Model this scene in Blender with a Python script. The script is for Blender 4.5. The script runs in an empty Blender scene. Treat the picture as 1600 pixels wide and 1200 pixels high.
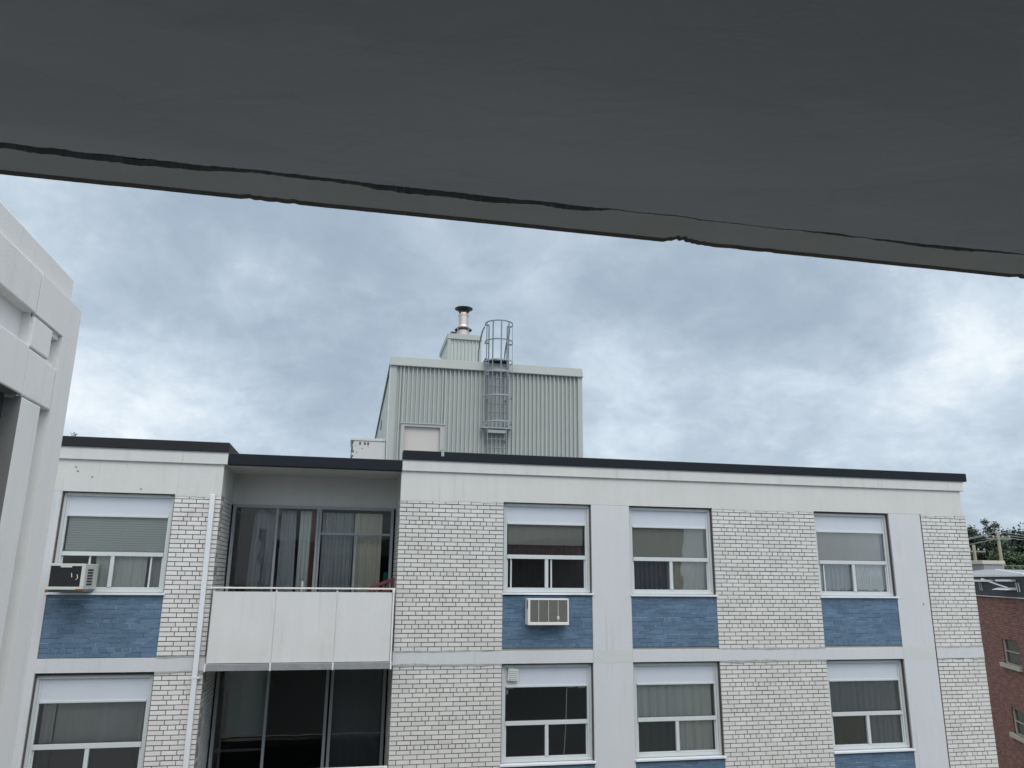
import bpy, math, random
from mathutils import Vector, Matrix
random.seed(7)
C = bpy.context.scene
COL = C.collection
ZC = 9.6                                     # eye height above the ground; builders work with eye level = 0

# ------------------------------------------------------------------ camera
cam = bpy.data.cameras.new('camera')
camo = bpy.data.objects.new('camera', cam); COL.objects.link(camo)
r_ = Vector((.978786, -.204642, .009977)); u_ = Vector((-.0594, -.236827, .969734)); f_ = Vector((.196085, .949755, .243959))
camo.matrix_world = Matrix(((r_.x, u_.x, -f_.x, 0), (r_.y, u_.y, -f_.y, 0), (r_.z, u_.z, -f_.z, ZC), (0, 0, 0, 1)))
cam.sensor_width = 36; cam.lens = 1195 / 1600 * 36; cam.clip_start = .05; cam.clip_end = 2000
C.camera = camo
C.view_settings.view_transform = 'Standard'; C.view_settings.look = 'None'
C.view_settings.exposure = 0.12; C.view_settings.gamma = 1.0

# ------------------------------------------------------------------ sky and sun
SUN_DIR = Vector((.10, -.62, .78)).normalized()
world = bpy.data.worlds.new('World'); C.world = world; world.use_nodes = True
nt = world.node_tree; nt.nodes.clear()
class N:
    """small node helper"""
    def __init__(s, tree): s.t = tree
    def n(s, typ, **kw):
        nd = s.t.nodes.new(typ)
        for k, v in kw.items():
            if k.startswith('i_'):
                nd.inputs[k[2:].replace('_', ' ')].default_value = v
            else: setattr(nd, k, v)
        return nd
    def l(s, a, b): s.t.links.new(a, b)
    def math(s, op, a, b=None, c=None, clamp=False):
        nd = s.t.nodes.new('ShaderNodeMath'); nd.operation = op; nd.use_clamp = clamp
        for i, v in enumerate((a, b, c)):
            if v is None: continue
            if isinstance(v, (int, float)): nd.inputs[i].default_value = v
            else: s.l(v, nd.inputs[i])
        return nd.outputs[0]
    def vmath(s, op, a, b=None):
        nd = s.t.nodes.new('ShaderNodeVectorMath'); nd.operation = op
        for i, v in enumerate((a, b)):
            if v is None: continue
            if isinstance(v, (tuple, list)): nd.inputs[i].default_value = v
            else: s.l(v, nd.inputs[i])
        return nd
    def ramp(s, fac, stops, interp='LINEAR'):
        nd = s.t.nodes.new('ShaderNodeValToRGB'); cr = nd.color_ramp; cr.interpolation = interp
        while len(cr.elements) < len(stops): cr.elements.new(.5)
        for e, (p, c) in zip(cr.elements, stops):
            e.position = p; e.color = (*c, 1) if len(c) == 3 else c
        s.l(fac, nd.inputs[0]); return nd.outputs[0]
    def noise(s, vec, scale, detail=4, rough=.55, dist=0.0):
        nd = s.t.nodes.new('ShaderNodeTexNoise'); nd.inputs['Scale'].default_value = scale
        nd.inputs['Detail'].default_value = detail; nd.inputs['Roughness'].default_value = rough
        nd.inputs['Distortion'].default_value = dist
        if vec is not None: s.l(vec, nd.inputs['Vector'])
        return nd
    def maprange(s, v, a, b, c, d, smooth=False):
        nd = s.t.nodes.new('ShaderNodeMapRange'); nd.interpolation_type = 'SMOOTHSTEP' if smooth else 'LINEAR'
        s.l(v, nd.inputs[0])
        for i, x in enumerate((a, b, c, d)): nd.inputs[i + 1].default_value = x
        return nd.outputs[0]
    def mix(s, fac, a, b, blend='MIX'):
        nd = s.t.nodes.new('ShaderNodeMix'); nd.data_type = 'RGBA'; nd.blend_type = blend
        for i, v in ((0, fac), (6, a), (7, b)):
            if isinstance(v, (int, float)): nd.inputs[i].default_value = v
            elif isinstance(v, tuple): nd.inputs[i].default_value = (*v, 1) if len(v) == 3 else v
            else: s.l(v, nd.inputs[i])
        return nd.outputs[2]

w = N(nt)
tc = w.n('ShaderNodeTexCoord'); dirv = w.vmath('NORMALIZE', tc.outputs['Generated']).outputs[0]
sep = w.n('ShaderNodeSeparateXYZ'); w.l(dirv, sep.inputs[0]); dz = sep.outputs[2]
zz = w.math('ADD', w.math('MAXIMUM', dz, 0.0), .42)
cmb = w.n('ShaderNodeCombineXYZ'); w.l(w.math('DIVIDE', sep.outputs[0], zz), cmb.inputs[0]); w.l(w.math('DIVIDE', sep.outputs[1], zz), cmb.inputs[1])
cmb.inputs[2].default_value = 3.7
cp = cmb.outputs[0]
n1 = w.noise(cp, 2.1, 7, .52, .25).outputs[0]
n2 = w.noise(w.vmath('ADD', cp, (7.3, 2.1, 0)).outputs[0], 5.5, 8, .57, .5).outputs[0]
n3 = w.noise(w.vmath('ADD', cp, (-3.3, 9.1, 2)).outputs[0], 17.0, 6, .58, .8).outputs[0]
# large cloud masses sit in fixed directions of the sky, their edges torn by noise
wn = w.noise(dirv, 5.5, 6, .6); warp = w.vmath('SCALE', w.vmath('SUBTRACT', wn.outputs['Color'], (.5, .5, .5)).outputs[0])
warp.inputs['Scale'].default_value = .26
dw = w.vmath('ADD', dirv, warp.outputs[0]).outputs[0]
BL = [(-0.37, 0.841, 0.396, 0.115, 0.4), (-0.313, 0.885, 0.346, 0.084, 0.5), (-0.182, 0.922, 0.342, 0.136, 0.5), (-0.124, 0.926, 0.357, 0.063, 0.5), (-0.232, 0.944, 0.236, 0.126, 0.5), (-0.282, 0.94, 0.193, 0.115, 0.5), (-0.168, 0.962, 0.217, 0.094, 0.35), (-0.205, 0.891, 0.404, 0.157, -0.6), (-0.034, 0.921, 0.389, 0.126, -0.5), (-0.15, 0.95, 0.275, 0.146, -0.65), (-0.267, 0.926, 0.268, 0.094, -0.35), (-0.023, 0.976, 0.216, 0.084, -0.35), (0.455, 0.827, 0.329, 0.199, -0.55), (0.335, 0.891, 0.306, 0.105, -0.3), (0.582, 0.741, 0.333, 0.126, -0.45), (0.687, 0.664, 0.295, 0.105, 0.85), (0.638, 0.731, 0.24, 0.157, 0.45), (0.354, 0.901, 0.25, 0.115, 0.4), (0.535, 0.813, 0.231, 0.136, 0.4), (0.334, 0.919, 0.211, 0.084, 0.3), (0.67, 0.718, 0.187, 0.126, 0.4), (0.107, 0.932, 0.345, 0.126, -0.15), (-0.323, 0.932, 0.163, 0.084, 0.35), (0.561, 0.812, 0.161, 0.126, -0.1)]
acc = None
for bx_, by_, bz_, br_, ba_ in BL:
    L_ = math.sqrt(bx_ * bx_ + by_ * by_ + bz_ * bz_)
    dist = w.vmath('DISTANCE', dw, (bx_ / L_, by_ / L_, bz_ / L_)).outputs['Value']
    m = w.maprange(dist, 0, br_ * 1.25, ba_, 0, True)
    acc = m if acc is None else w.math('ADD', acc, m)
t = w.math('ADD', w.math('MULTIPLY', w.math('SUBTRACT', n1, .5), .60), w.math('MULTIPLY', w.math('SUBTRACT', n2, .5), .62))
t = w.math('ADD', t, w.math('MULTIPLY', w.math('SUBTRACT', n3, .5), .24))
t = w.math('ADD', t, w.math('MULTIPLY', acc, .38))
n4 = w.noise(w.vmath('ADD', cp, (1.7, -4.2, 5)).outputs[0], 3.6, 7, .55, 1.4).outputs[0]
rdg = w.math('SUBTRACT', 1.0, w.math('MULTIPLY', w.math('ABSOLUTE', w.math('SUBTRACT', n4, .5)), 7.0), clamp=True)   # torn bright edges
t = w.math('ADD', t, w.math('MULTIPLY', w.math('POWER', rdg, 2.0), .04))
t = w.math('ADD', t, .50)
ccol = w.ramp(t, [(0.0, (3.05, 3.8, 4.72)), (.30, (3.78, 4.66, 5.66)), (.50, (4.75, 5.65, 6.6)), (.70, (6.2, 7.15, 8.05)), (1.0, (9.4, 9.9, 10.2))])
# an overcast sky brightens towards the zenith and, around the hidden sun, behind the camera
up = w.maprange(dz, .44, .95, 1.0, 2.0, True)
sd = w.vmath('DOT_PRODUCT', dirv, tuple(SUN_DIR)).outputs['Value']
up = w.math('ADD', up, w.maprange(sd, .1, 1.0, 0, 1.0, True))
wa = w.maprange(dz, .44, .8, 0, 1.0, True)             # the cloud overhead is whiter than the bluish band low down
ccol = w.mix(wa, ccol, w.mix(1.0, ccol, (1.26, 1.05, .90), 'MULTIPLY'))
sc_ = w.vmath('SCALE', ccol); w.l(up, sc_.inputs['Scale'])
sky = w.n('ShaderNodeTexSky'); sky.sky_type = 'NISHITA'; sky.sun_disc = False
sky.sun_elevation = math.asin(SUN_DIR.z); sky.sun_rotation = math.atan2(SUN_DIR.x, SUN_DIR.y)
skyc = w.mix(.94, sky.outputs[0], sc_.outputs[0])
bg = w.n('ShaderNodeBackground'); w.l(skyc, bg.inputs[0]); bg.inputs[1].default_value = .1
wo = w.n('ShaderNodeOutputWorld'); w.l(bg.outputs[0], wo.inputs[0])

sl = bpy.data.lights.new('sun', 'SUN'); sl.energy = 1.2; sl.angle = math.radians(30); sl.color = (1, .95, .89)
so = bpy.data.objects.new('sun', sl); COL.objects.link(so)
so.rotation_euler = (-SUN_DIR).to_track_quat('-Z', 'Y').to_euler(); so.location = (0, 0, 60)

# ------------------------------------------------------------------ mesh helpers
ORG = {}
class MB:
    def __init__(s): s.v = []; s.f = []; s.mi = []
    def quad(s, a, b, c, d, m=0):
        i = len(s.v); s.v += [tuple(a), tuple(b), tuple(c), tuple(d)]; s.f.append((i, i + 1, i + 2, i + 3)); s.mi.append(m)
    def hexa(s, p, m=0, skip=()):
        """p: 8 corners, index = x + 2*y + 4*z"""
        i = len(s.v); s.v += [tuple(q) for q in p]
        for k, f in enumerate(((0, 1, 5, 4), (1, 3, 7, 5), (3, 2, 6, 7), (2, 0, 4, 6), (4, 5, 7, 6), (2, 3, 1, 0))):
            if k in skip: continue
            s.f.append(tuple(i + j for j in f)); s.mi.append(m)
    def box(s, x0, x1, y0, y1, z0, z1, m=0, skip=()):
        x0, x1 = min(x0, x1), max(x0, x1); y0, y1 = min(y0, y1), max(y0, y1); z0, z1 = min(z0, z1), max(z0, z1)
        s.hexa([(x, y, z) for z in (z0, z1) for y in (y0, y1) for x in (x0, x1)], m, skip)
    def bar(s, a, b, wx, wy=None, m=0, ref=(0, 0, 1)):
        """rectangular bar from a to b"""
        wy = wy or wx
        a = Vector(a); b = Vector(b); d = (b - a).normalized(); rf = Vector(ref)
        if abs(d.dot(rf)) > .98: rf = Vector((0, 1, 0))
        x = d.cross(rf).normalized() * wx / 2; y = d.cross(x).normalized() * wy / 2
        s.hexa([p + i * x + j * y for p in (a, b) for j in (-1, 1) for i in (-1, 1)], m)
    def tube(s, pts, r, n=8, m=0, closed=False, r1=None, caps=True):
        pts = [Vector(p) for p in pts]; rings = []
        up = Vector((0, 0, 1)); K = len(pts)
        prev = None
        for k, p in enumerate(pts):
            if closed: d = pts[(k + 1) % K] - pts[k - 1]
            else: d = pts[min(k + 1, K - 1)] - pts[max(k - 1, 0)]
            d.normalize()
            if prev is None:
                rf = up if abs(d.dot(up)) < .95 else Vector((0, 1, 0))
                x = d.cross(rf).normalized()
            else: x = (prev - d * prev.dot(d)).normalized()
            prev = x; y = d.cross(x)
            rr = r if r1 is None else r + (r1 - r) * k / (K - 1)
            i0 = len(s.v)
            s.v += [tuple(p + (x * math.cos(2 * math.pi * q / n) + y * math.sin(2 * math.pi * q / n)) * rr) for q in range(n)]
            rings.append(i0)
        for k in range(K if closed else K - 1):
            a = rings[k]; b = rings[(k + 1) % K]
            for q in range(n):
                s.f.append((a + q, a + (q + 1) % n, b + (q + 1) % n, b + q)); s.mi.append(m)
        if caps and not closed:
            s.f.append(tuple(rings[0] + q for q in reversed(range(n)))); s.mi.append(m)
            s.f.append(tuple(rings[-1] + q for q in range(n))); s.mi.append(m)
    def lathe(s, cx, cy, prof, n=28, m=0):
        rings = []
        for r, z in prof:
            i = len(s.v); rings.append(i)
            s.v += [(cx + r * math.cos(2 * math.pi * q / n), cy + r * math.sin(2 * math.pi * q / n), z) for q in range(n)]
        for a, b in zip(rings, rings[1:]):
            for q in range(n): s.f.append((a + q, a + (q + 1) % n, b + (q + 1) % n, b + q)); s.mi.append(m)
    def strip(s, top, bot, m=0):
        """surface between two polylines"""
        for a, b, c, d in zip(bot, bot[1:], top[1:], top): s.quad(a, b, c, d, m)
    def xf(s, fn): s.v = [tuple(fn(*p)) for p in s.v]; return s
    def build(s, name, mats, parent=None, smooth=False, bevel=0, label=None, loc=None):
        me = bpy.data.meshes.new(name)
        if parent is not None: o0 = ORG[parent.name]
        else: o0 = Vector(loc) if loc else Vector((0, 0, 0))
        me.from_pydata([(x - o0.x, y - o0.y, z + ZC - o0.z) for x, y, z in s.v], [], s.f)
        if not isinstance(mats, (list, tuple)): mats = [mats]
        for m in mats: me.materials.append(m)
        me.polygons.foreach_set('material_index', s.mi)
        if smooth: me.polygons.foreach_set('use_smooth', [True] * len(me.polygons))
        me.update()
        o = bpy.data.objects.new(name, me); COL.objects.link(o)
        if parent is not None: o.parent = parent
        else: o.location = o0
        ORG[o.name] = o0
        if bevel:
            b = o.modifiers.new('bevel', 'BEVEL'); b.width = bevel; b.segments = 2; b.limit_method = 'ANGLE'
        if label: o['label'] = label
        return o
def thing(name, label, cat, loc, group=None):
    o = bpy.data.objects.new(name, None); COL.objects.link(o)
    o.location = (loc[0], loc[1], loc[2] + ZC); o.empty_display_size = .3
    ORG[o.name] = Vector(o.location)
    o['label'] = label; o['category'] = cat
    if group: o['group'] = group
    return o
def tag(o, label, cat, group=None, kind=None):
    if label: o['label'] = label
    if cat: o['category'] = cat
    if group: o['group'] = group
    if kind: o['kind'] = kind
    return o

# ------------------------------------------------------------------ materials
def new_mat(name):
    m = bpy.data.materials.new(name); m.use_nodes = True
    t = m.node_tree; t.nodes.clear(); g = N(t)
    b = g.n('ShaderNodeBsdfPrincipled'); o = g.n('ShaderNodeOutputMaterial'); g.l(b.outputs[0], o.inputs[0])
    return m, g, b, o
def mat(name, col, rough=.7, var=.08, vscale=3.0, fine=.04, fscale=60, bump=0.0, bscale=40, metal=0, streak=0.0, specks=0.0,
        speckcol=(.12, .11, .10), island=0.0, spec=.4, stain=None, stainamt=0, drip=0):
    m, g, b, o = new_mat(name)
    tcn = g.n('ShaderNodeTexCoord'); P = tcn.outputs['Object']
    v = g.math('MULTIPLY', g.math('SUBTRACT', g.noise(P, vscale, 5, .6).outputs[0], .5), var * 3)
    v = g.math('ADD', v, g.math('MULTIPLY', g.math('SUBTRACT', g.noise(P, fscale, 3, .6).outputs[0], .5), fine * 3))
    if streak:
        mp = g.n('ShaderNodeMapping'); g.l(P, mp.inputs[0]); mp.inputs['Scale'].default_value = (7, 7, .5)
        v = g.math('ADD', v, g.math('MULTIPLY', g.math('SUBTRACT', g.noise(mp.outputs[0], 1.0, 5, .6).outputs[0], .5), streak * 3))
    if island:
        geo = g.n('ShaderNodeNewGeometry')
        v = g.math('ADD', v, g.math('MULTIPLY', g.math('SUBTRACT', geo.outputs['Random Per Island'], .5), island * 2))
    v = g.math('ADD', v, 1.0)
    sc = g.vmath('SCALE', col); g.l(v, sc.inputs['Scale']); c = sc.outputs[0]
    if stain:
        f = g.maprange(g.noise(P, 1.7, 8, .68, .4).outputs[0], .52, .72, 0, stainamt, True)
        c = g.mix(f, c, stain)
    if drip:                                         # dirt runs: thin, ragged, vertical
        mp = g.n('ShaderNodeMapping'); g.l(P, mp.inputs[0]); mp.inputs['Scale'].default_value = (9, 9, .45)
        f = g.maprange(g.noise(mp.outputs[0], 1.4, 7, .65, .15).outputs[0], .56, .74, 0, drip, True)
        c = g.mix(f, c, tuple(q * .62 for q in col))
    if specks:
        f = g.maprange(g.noise(P, 9, 6, .75).outputs[0], .745 - specks, .755 - specks, 0, .85)
        c = g.mix(f, c, speckcol)
    g.l(c, b.inputs['Base Color'])
    b.inputs['Roughness'].default_value = rough; b.inputs['Metallic'].default_value = metal
    b.inputs['Specular IOR Level'].default_value = spec
    if bump:
        bp = g.n('ShaderNodeBump'); bp.inputs['Strength'].default_value = bump; bp.inputs['Distance'].default_value = .01
        g.l(g.noise(P, bscale, 6, .6).outputs[0], bp.inputs['Height']); g.l(bp.outputs[0], b.inputs['Normal'])
    return m
M = {}
M['white'] = mat('white_painted_concrete', (.56, .563, .545), .75, .05, 1.2, .02, 30, .25, 25, drip=.5, streak=.045, specks=.0, stain=(.50, .51, .49), stainamt=.45)
M['white_low'] = mat('white_painted_column', (.54, .558, .575), .75, .035, 1.0, .015, 25, .2, 20, drip=.4, streak=.03)
M['wing'] = mat('wing_painted_stucco', (.74, .735, .72), .8, .035, 1.4, .02, 70, .2, 55, drip=.3, stain=(.60, .60, .57), stainamt=.35, streak=.02)
M['brick'] = mat('white_glazed_brick', (.60, .592, .568), .5, .08, 2.2, .05, 45, .15, 60, island=.065, stain=(.50, .49, .46), stainamt=.5)
M['mortar'] = mat('dirty_shaded_mortar', (.11, .106, .10), .95, .3, 9, .2, 60)  # dirt and the shade of the raked joints, both in the colour
M['smear'] = mat('grey_mortar_smear', (.34, .35, .34), .95, .25, 7, .2, 60, .5, 60)
M['black_cap'] = mat('black_metal_cap', (.006, .009, .014), .5, .15, 2, .05, 30, spec=.25)
M['brown_cap'] = mat('dark_brown_metal_cap', (.016, .015, .017), .55, .2, 2.5, .1, 30, spec=.25)
M['alu'] = mat('light_aluminium_paint', (.52, .56, .565), .45, .04, 5, .02, 60)
M['alu_dull'] = mat('dull_aluminium', (.30, .32, .33), .5, .08, 5, .05, 60, metal=.2)
M['panelwhite'] = mat('white_infill_panel', (.53, .57, .63), .5, .03, 2.5, .02, 40, streak=.02)
M['sill'] = mat('pale_sill', (.66, .69, .72), .45, .05, 6, .03, 40)
M['dark_gap'] = mat('dark_gasket', (.09, .075, .07), .8, .2)
M['balcony'] = mat('pale_balcony_panel', (.60, .605, .60), .6, .035, 1.6, .02, 30, .15, 8, drip=.45, streak=.05, stain=(.52, .535, .51), stainamt=.5)
M['slabgrey'] = mat('grey_slab_edge', (.24, .25, .26), .8, .2, 5, .1, 40, .3, 30)
M['rail'] = mat('white_rail_paint', (.70, .69, .66), .5, .08, 9, .05, 60, specks=.05, speckcol=(.18, .10, .06))
M['shade_wall'] = mat('grey_recess_paint', (.42, .45, .44), .8, .05, 1.5, .03, 30, .15, 20)
M['metal_clad'] = mat('grey_green_steel_siding', (.352, .379, .361), .5, .04, 1.5, .02, 30, streak=.03)
M['metal_trim'] = mat('grey_green_steel_trim', (.35, .37, .355), .5, .05, 1.5, .02, 30)
M['metal_lit_side'] = mat('steel_siding_lit_side', (.46, .51, .48), .5, .05, 1.5, .02, 30)  # paler than the front: the side's brighter light is put into the colour
M['door_pink'] = mat('pale_pinkish_door', (.47, .445, .425), .6, .05, 2, .03, 40)
M['galv'] = mat('galvanised_steel', (.17, .195, .215), .5, .15, 6, .1, 60, metal=.3)
M['galv_light'] = mat('bright_galvanised_steel', (.30, .33, .34), .45, .12, 6, .1, 60, metal=.3)
M['stainless'] = mat('stainless_flue', (.60, .51, .44), .28, .08, 4, .04, 40, metal=.9)
M['flue_dark'] = mat('dark_flue_metal', (.035, .037, .04), .5, .2, 6, metal=.3)
M['peel'] = mat('peeling_white_unit', (.47, .48, .47), .7, .06, 3, .05, 40, specks=.115, speckcol=(.05, .055, .05))
M['concrete_soffit'] = None
M['soffit_edge'] = mat('soffit_edge_paint', (.42, .44, .43), .85, .07, 2.0, .03, 20, .5, 14, specks=.03, speckcol=(.08, .07, .06))
M['drip'] = mat('dirty_drip_lip', (.11, .105, .095), .9, .3, 8, .1, 50, .6, 30)
M['crack'] = mat('black_crack', (.012, .013, .013), 1, .2)
M['screen_grey'] = mat('beige_wall', (.35, .34, .32), .9)
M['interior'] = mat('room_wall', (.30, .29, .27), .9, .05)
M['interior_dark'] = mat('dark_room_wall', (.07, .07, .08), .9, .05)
M['blue_brick'] = mat('blue_painted_brick', (.092, .155, .232), .45, .12, 1.8, .06, 40, .3, 40, island=.16)
M['asphalt'] = mat('concrete_court', (.26, .255, .24), .9, .15, .3, .1, 20, .3, 40)
M['grass'] = mat('grass_ground', (.125, .13, .10), .95, .3, .2, .2, 5)
M['roof_gravel'] = mat('roof_gravel', (.22, .22, .21), .95, .15, 3, .2, 60, .4, 60)
M['red_plastic'] = mat('red_plastic', (.14, .035, .042), .5, .1)
M['red_dark'] = mat('dark_red_metal', (.09, .028, .03), .5, .1)
M['teal'] = mat('teal_cloth', (.05, .22, .27), .9, .1)
M['wood_red'] = mat('red_brown_wood', (.16, .045, .022), .6, .2, 3)
M['ac_case'] = mat('cream_ac_case', (.52, .54, .50), .5, .06, 5, .03, 40, specks=.04, speckcol=(.20, .09, .03))
M['ac_white'] = mat('white_ac_case', (.68, .68, .66), .5, .05, 5, .03, 40)
M['ac_fin'] = mat('dark_ac_fins', (.022, .022, .026), .6, .3, 8, .2, 80)
M['ac_grille'] = mat('grey_ac_grille', (.19, .18, .16), .6, .1)
M['rust'] = mat('rust', (.20, .075, .025), .9, .3, 20)
M['pole_wood'] = mat('weathered_pole_wood', (.22, .21, .16), .9, .15, 3)
M['wire'] = mat('pale_cable', (.30, .32, .33), .6, .05)
M['bark'] = mat('bark', (.09, .07, .05), .95, .2, 4)
M['roof_mem'] = mat('grey_roof_membrane', (.24, .26, .28), .7, .06, .8, .05, 20)
M['white_metal'] = mat('white_metal_trim', (.75, .77, .78), .4, .04)
M['lilac_block'] = mat('pale_stucco_block', (.26, .25, .27), .85, .06)
M['dark_fascia'] = mat('dark_fascia_metal', (.022, .026, .034), .55, .15, 2, streak=.1)
M['sandstone'] = mat('pale_stone_sill', (.45, .42, .36), .85, .1)

def leaf_mat(name, col, island=.45):
    m, g, b, o = new_mat(name)
    geo = g.n('ShaderNodeNewGeometry'); tcn = g.n('ShaderNodeTexCoord')
    v = g.math('ADD', g.math('MULTIPLY', g.math('SUBTRACT', geo.outputs['Random Per Island'], .5), island * 2), 1)
    v = g.math('ADD', v, g.math('MULTIPLY', g.math('SUBTRACT', g.noise(tcn.outputs['Object'], .5, 3).outputs[0], .5), 1.2))
    sc = g.vmath('SCALE', col); g.l(v, sc.inputs['Scale']); g.l(sc.outputs[0], b.inputs['Base Color'])
    b.inputs['Roughness'].default_value = .65
    return m
M['leaf_dark'] = leaf_mat('dark_needle_foliage', (.034, .056, .036))
M['leaf_mid'] = leaf_mat('green_leaf_foliage', (.050, .085, .035))
M['leaf_spindly'] = leaf_mat('thin_dark_foliage', (.035, .055, .035))

def joint_mat():
    """paint-filled joints of the blue panels: mostly blue, pale where the paint has worn off"""
    m, g, b, o = new_mat('blue_panel_joint')
    P = g.n('ShaderNodeTexCoord').outputs['Object']
    mp = g.n('ShaderNodeMapping'); g.l(P, mp.inputs[0]); mp.inputs['Scale'].default_value = (1.2, 1.2, 5)
    f = g.maprange(g.noise(mp.outputs[0], 2.2, 4, .7).outputs[0], .46, .58, 0, 1)
    g.l(g.mix(f, (.050, .090, .145), (.26, .35, .43)), b.inputs['Base Color']); b.inputs['Roughness'].default_value = .8
    return m
M['blue_joint'] = joint_mat()
def soffit_mat():
    """brush-painted soffit: broad dull patches, trowel arcs, a long hairline and a few stuck grains"""
    m, g, b, o = new_mat('painted_soffit')
    P = g.n('ShaderNodeTexCoord').outputs['Object']
    mp = g.n('ShaderNodeMapping'); g.l(P, mp.inputs[0]); mp.inputs['Scale'].default_value = (.9, 3.2, 1)
    n = g.noise(mp.outputs[0], 1.1, 6, .55, .6).outputs[0]
    big = g.noise(P, .7, 3, .5).outputs[0]
    line = g.maprange(g.math('ABSOLUTE', g.math('SUBTRACT', n, .5)), 0, .012, .94, 1.0, True)
    patch = g.maprange(n, .42, .60, .955, 1.03, True)
    v = g.math('MULTIPLY', g.math('MULTIPLY', line, patch), g.maprange(big, .3, .7, .93, 1.07))
    f = g.maprange(g.noise(P, 7, 7, .7).outputs[0], .70, .735, 1.0, .86)
    v = g.math('MULTIPLY', v, f)
    sc = g.vmath('SCALE', (.40, .43, .45)); g.l(v, sc.inputs['Scale']); g.l(sc.outputs[0], b.inputs['Base Color'])
    b.inputs['Roughness'].default_value = .85
    bp = g.n('ShaderNodeBump'); bp.inputs['Strength'].default_value = .25; bp.inputs['Distance'].default_value = .012
    mp2 = g.n('ShaderNodeMapping'); g.l(P, mp2.inputs[0]); mp2.inputs['Scale'].default_value = (1, 2.2, 1)
    g.l(g.noise(mp2.outputs[0], 6, 5, .5, .8).outputs[0], bp.inputs['Height']); g.l(bp.outputs[0], b.inputs['Normal'])
    return m
M['concrete_soffit'] = soffit_mat()
M['brick_worn'] = mat('worn_white_brick', (.66, .65, .635), .55, .06, 2.2, .05, 45, .15, 60, island=.065, stain=(.36, .25, .23), stainamt=.55)
M['patch'] = mat('greenish_patch_paint', (.52, .55, .53), .8, .04, 3)

def fabric(name, col, fold=.12, rough=.9):
    m, g, b, o = new_mat(name)
    P = g.n('ShaderNodeTexCoord').outputs['Object']
    mp = g.n('ShaderNodeMapping'); g.l(P, mp.inputs[0]); mp.inputs['Scale'].default_value = (14, 14, .4)
    v = g.math('ADD', g.math('MULTIPLY', g.math('SUBTRACT', g.noise(mp.outputs[0], 1, 3).outputs[0], .5), fold * 3), 1)
    sc = g.vmath('SCALE', col); g.l(v, sc.inputs['Scale']); g.l(sc.outputs[0], b.inputs['Base Color'])
    b.inputs['Roughness'].default_value = rough
    return m
M['cur_white'] = fabric('white_sheer_curtain', (.80, .82, .76))
M['cur_grey'] = fabric('grey_sheer_curtain', (.50, .52, .52))
M['cur_dark'] = fabric('slate_curtain', (.24, .28, .32))
M['cur_beige'] = fabric('beige_curtain', (.80, .74, .60))
M['cur_purple'] = fabric('dark_purple_curtain', (.12, .11, .15))
M['cur_taupe'] = fabric('taupe_curtain', (.52, .48, .38))
M['blind_warm'] = fabric('warm_grey_blind', (.52, .475, .40), .06)
M['blind_red'] = fabric('dark_red_blind', (.17, .11, .105), .1)
M['blind_green'] = mat('pale_green_slat', (.84, .88, .82), .6, .04)
M['insect'] = None

def glass_mat(name, tint=.965, refl=1.0, ior=1.5, wob=.012):
    m = bpy.data.materials.new(name); m.use_nodes = True; t = m.node_tree; t.nodes.clear(); g = N(t)
    o = g.n('ShaderNodeOutputMaterial'); tr = g.n('ShaderNodeBsdfTransparent'); tr.inputs[0].default_value = (tint * .99, tint, tint, 1)
    gl = g.n('ShaderNodeBsdfGlossy'); gl.inputs['Roughness'].default_value = .015
    P = g.n('ShaderNodeTexCoord').outputs['Object']
    bp = g.n('ShaderNodeBump'); bp.inputs['Strength'].default_value = .25; bp.inputs['Distance'].default_value = wob
    g.l(g.noise(P, 1.6, 3, .5).outputs[0], bp.inputs['Height']); g.l(bp.outputs[0], gl.inputs['Normal'])
    fr = g.n('ShaderNodeFresnel'); fr.inputs['IOR'].default_value = ior
    f = g.math('MULTIPLY', fr.outputs[0], 1.7 * refl, clamp=True)
    mx = g.n('ShaderNodeMixShader'); g.l(f, mx.inputs[0]); g.l(tr.outputs[0], mx.inputs[1]); g.l(gl.outputs[0], mx.inputs[2]); g.l(mx.outputs[0], o.inputs[0])
    return m
M['glass'] = glass_mat('window_glass')
M['glass_dark'] = glass_mat('tinted_door_glass', .8, .9)
M['screen'] = glass_mat('insect_screen_mesh', .62, .15)

def red_brick_mat():
    m, g, b, o = new_mat('red_brown_brick')
    P = g.n('ShaderNodeTexCoord').outputs['UV']
    br = g.n('ShaderNodeTexBrick'); g.l(P, br.inputs[0])
    br.inputs['Scale'].default_value = 1; br.inputs['Brick Width'].default_value = .215; br.inputs['Row Height'].default_value = .0677
    br.inputs['Mortar Size'].default_value = .009; br.inputs['Mortar Smooth'].default_value = .1; br.inputs['Bias'].default_value = 0
    br.inputs['Color1'].default_value = (.27, .085, .06, 1); br.inputs['Color2'].default_value = (.11, .05, .042, 1)
    br.inputs['Mortar'].default_value = (.25, .18, .155, 1)
    mpp = g.n('ShaderNodeMapping'); g.l(P, mpp.inputs[0]); mpp.inputs['Scale'].default_value = (1.5, 9, 1)
    n_ = g.noise(mpp.outputs[0], 1.2, 6, .7).outputs[0]
    sc = g.vmath('SCALE', br.outputs[0]); g.l(g.maprange(n_, .3, .7, .5, 1.5), sc.inputs['Scale'])
    g.l(sc.outputs[0], b.inputs['Base Color']); b.inputs['Roughness'].default_value = .9
    return m
M['red_brick'] = red_brick_mat()

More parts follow.
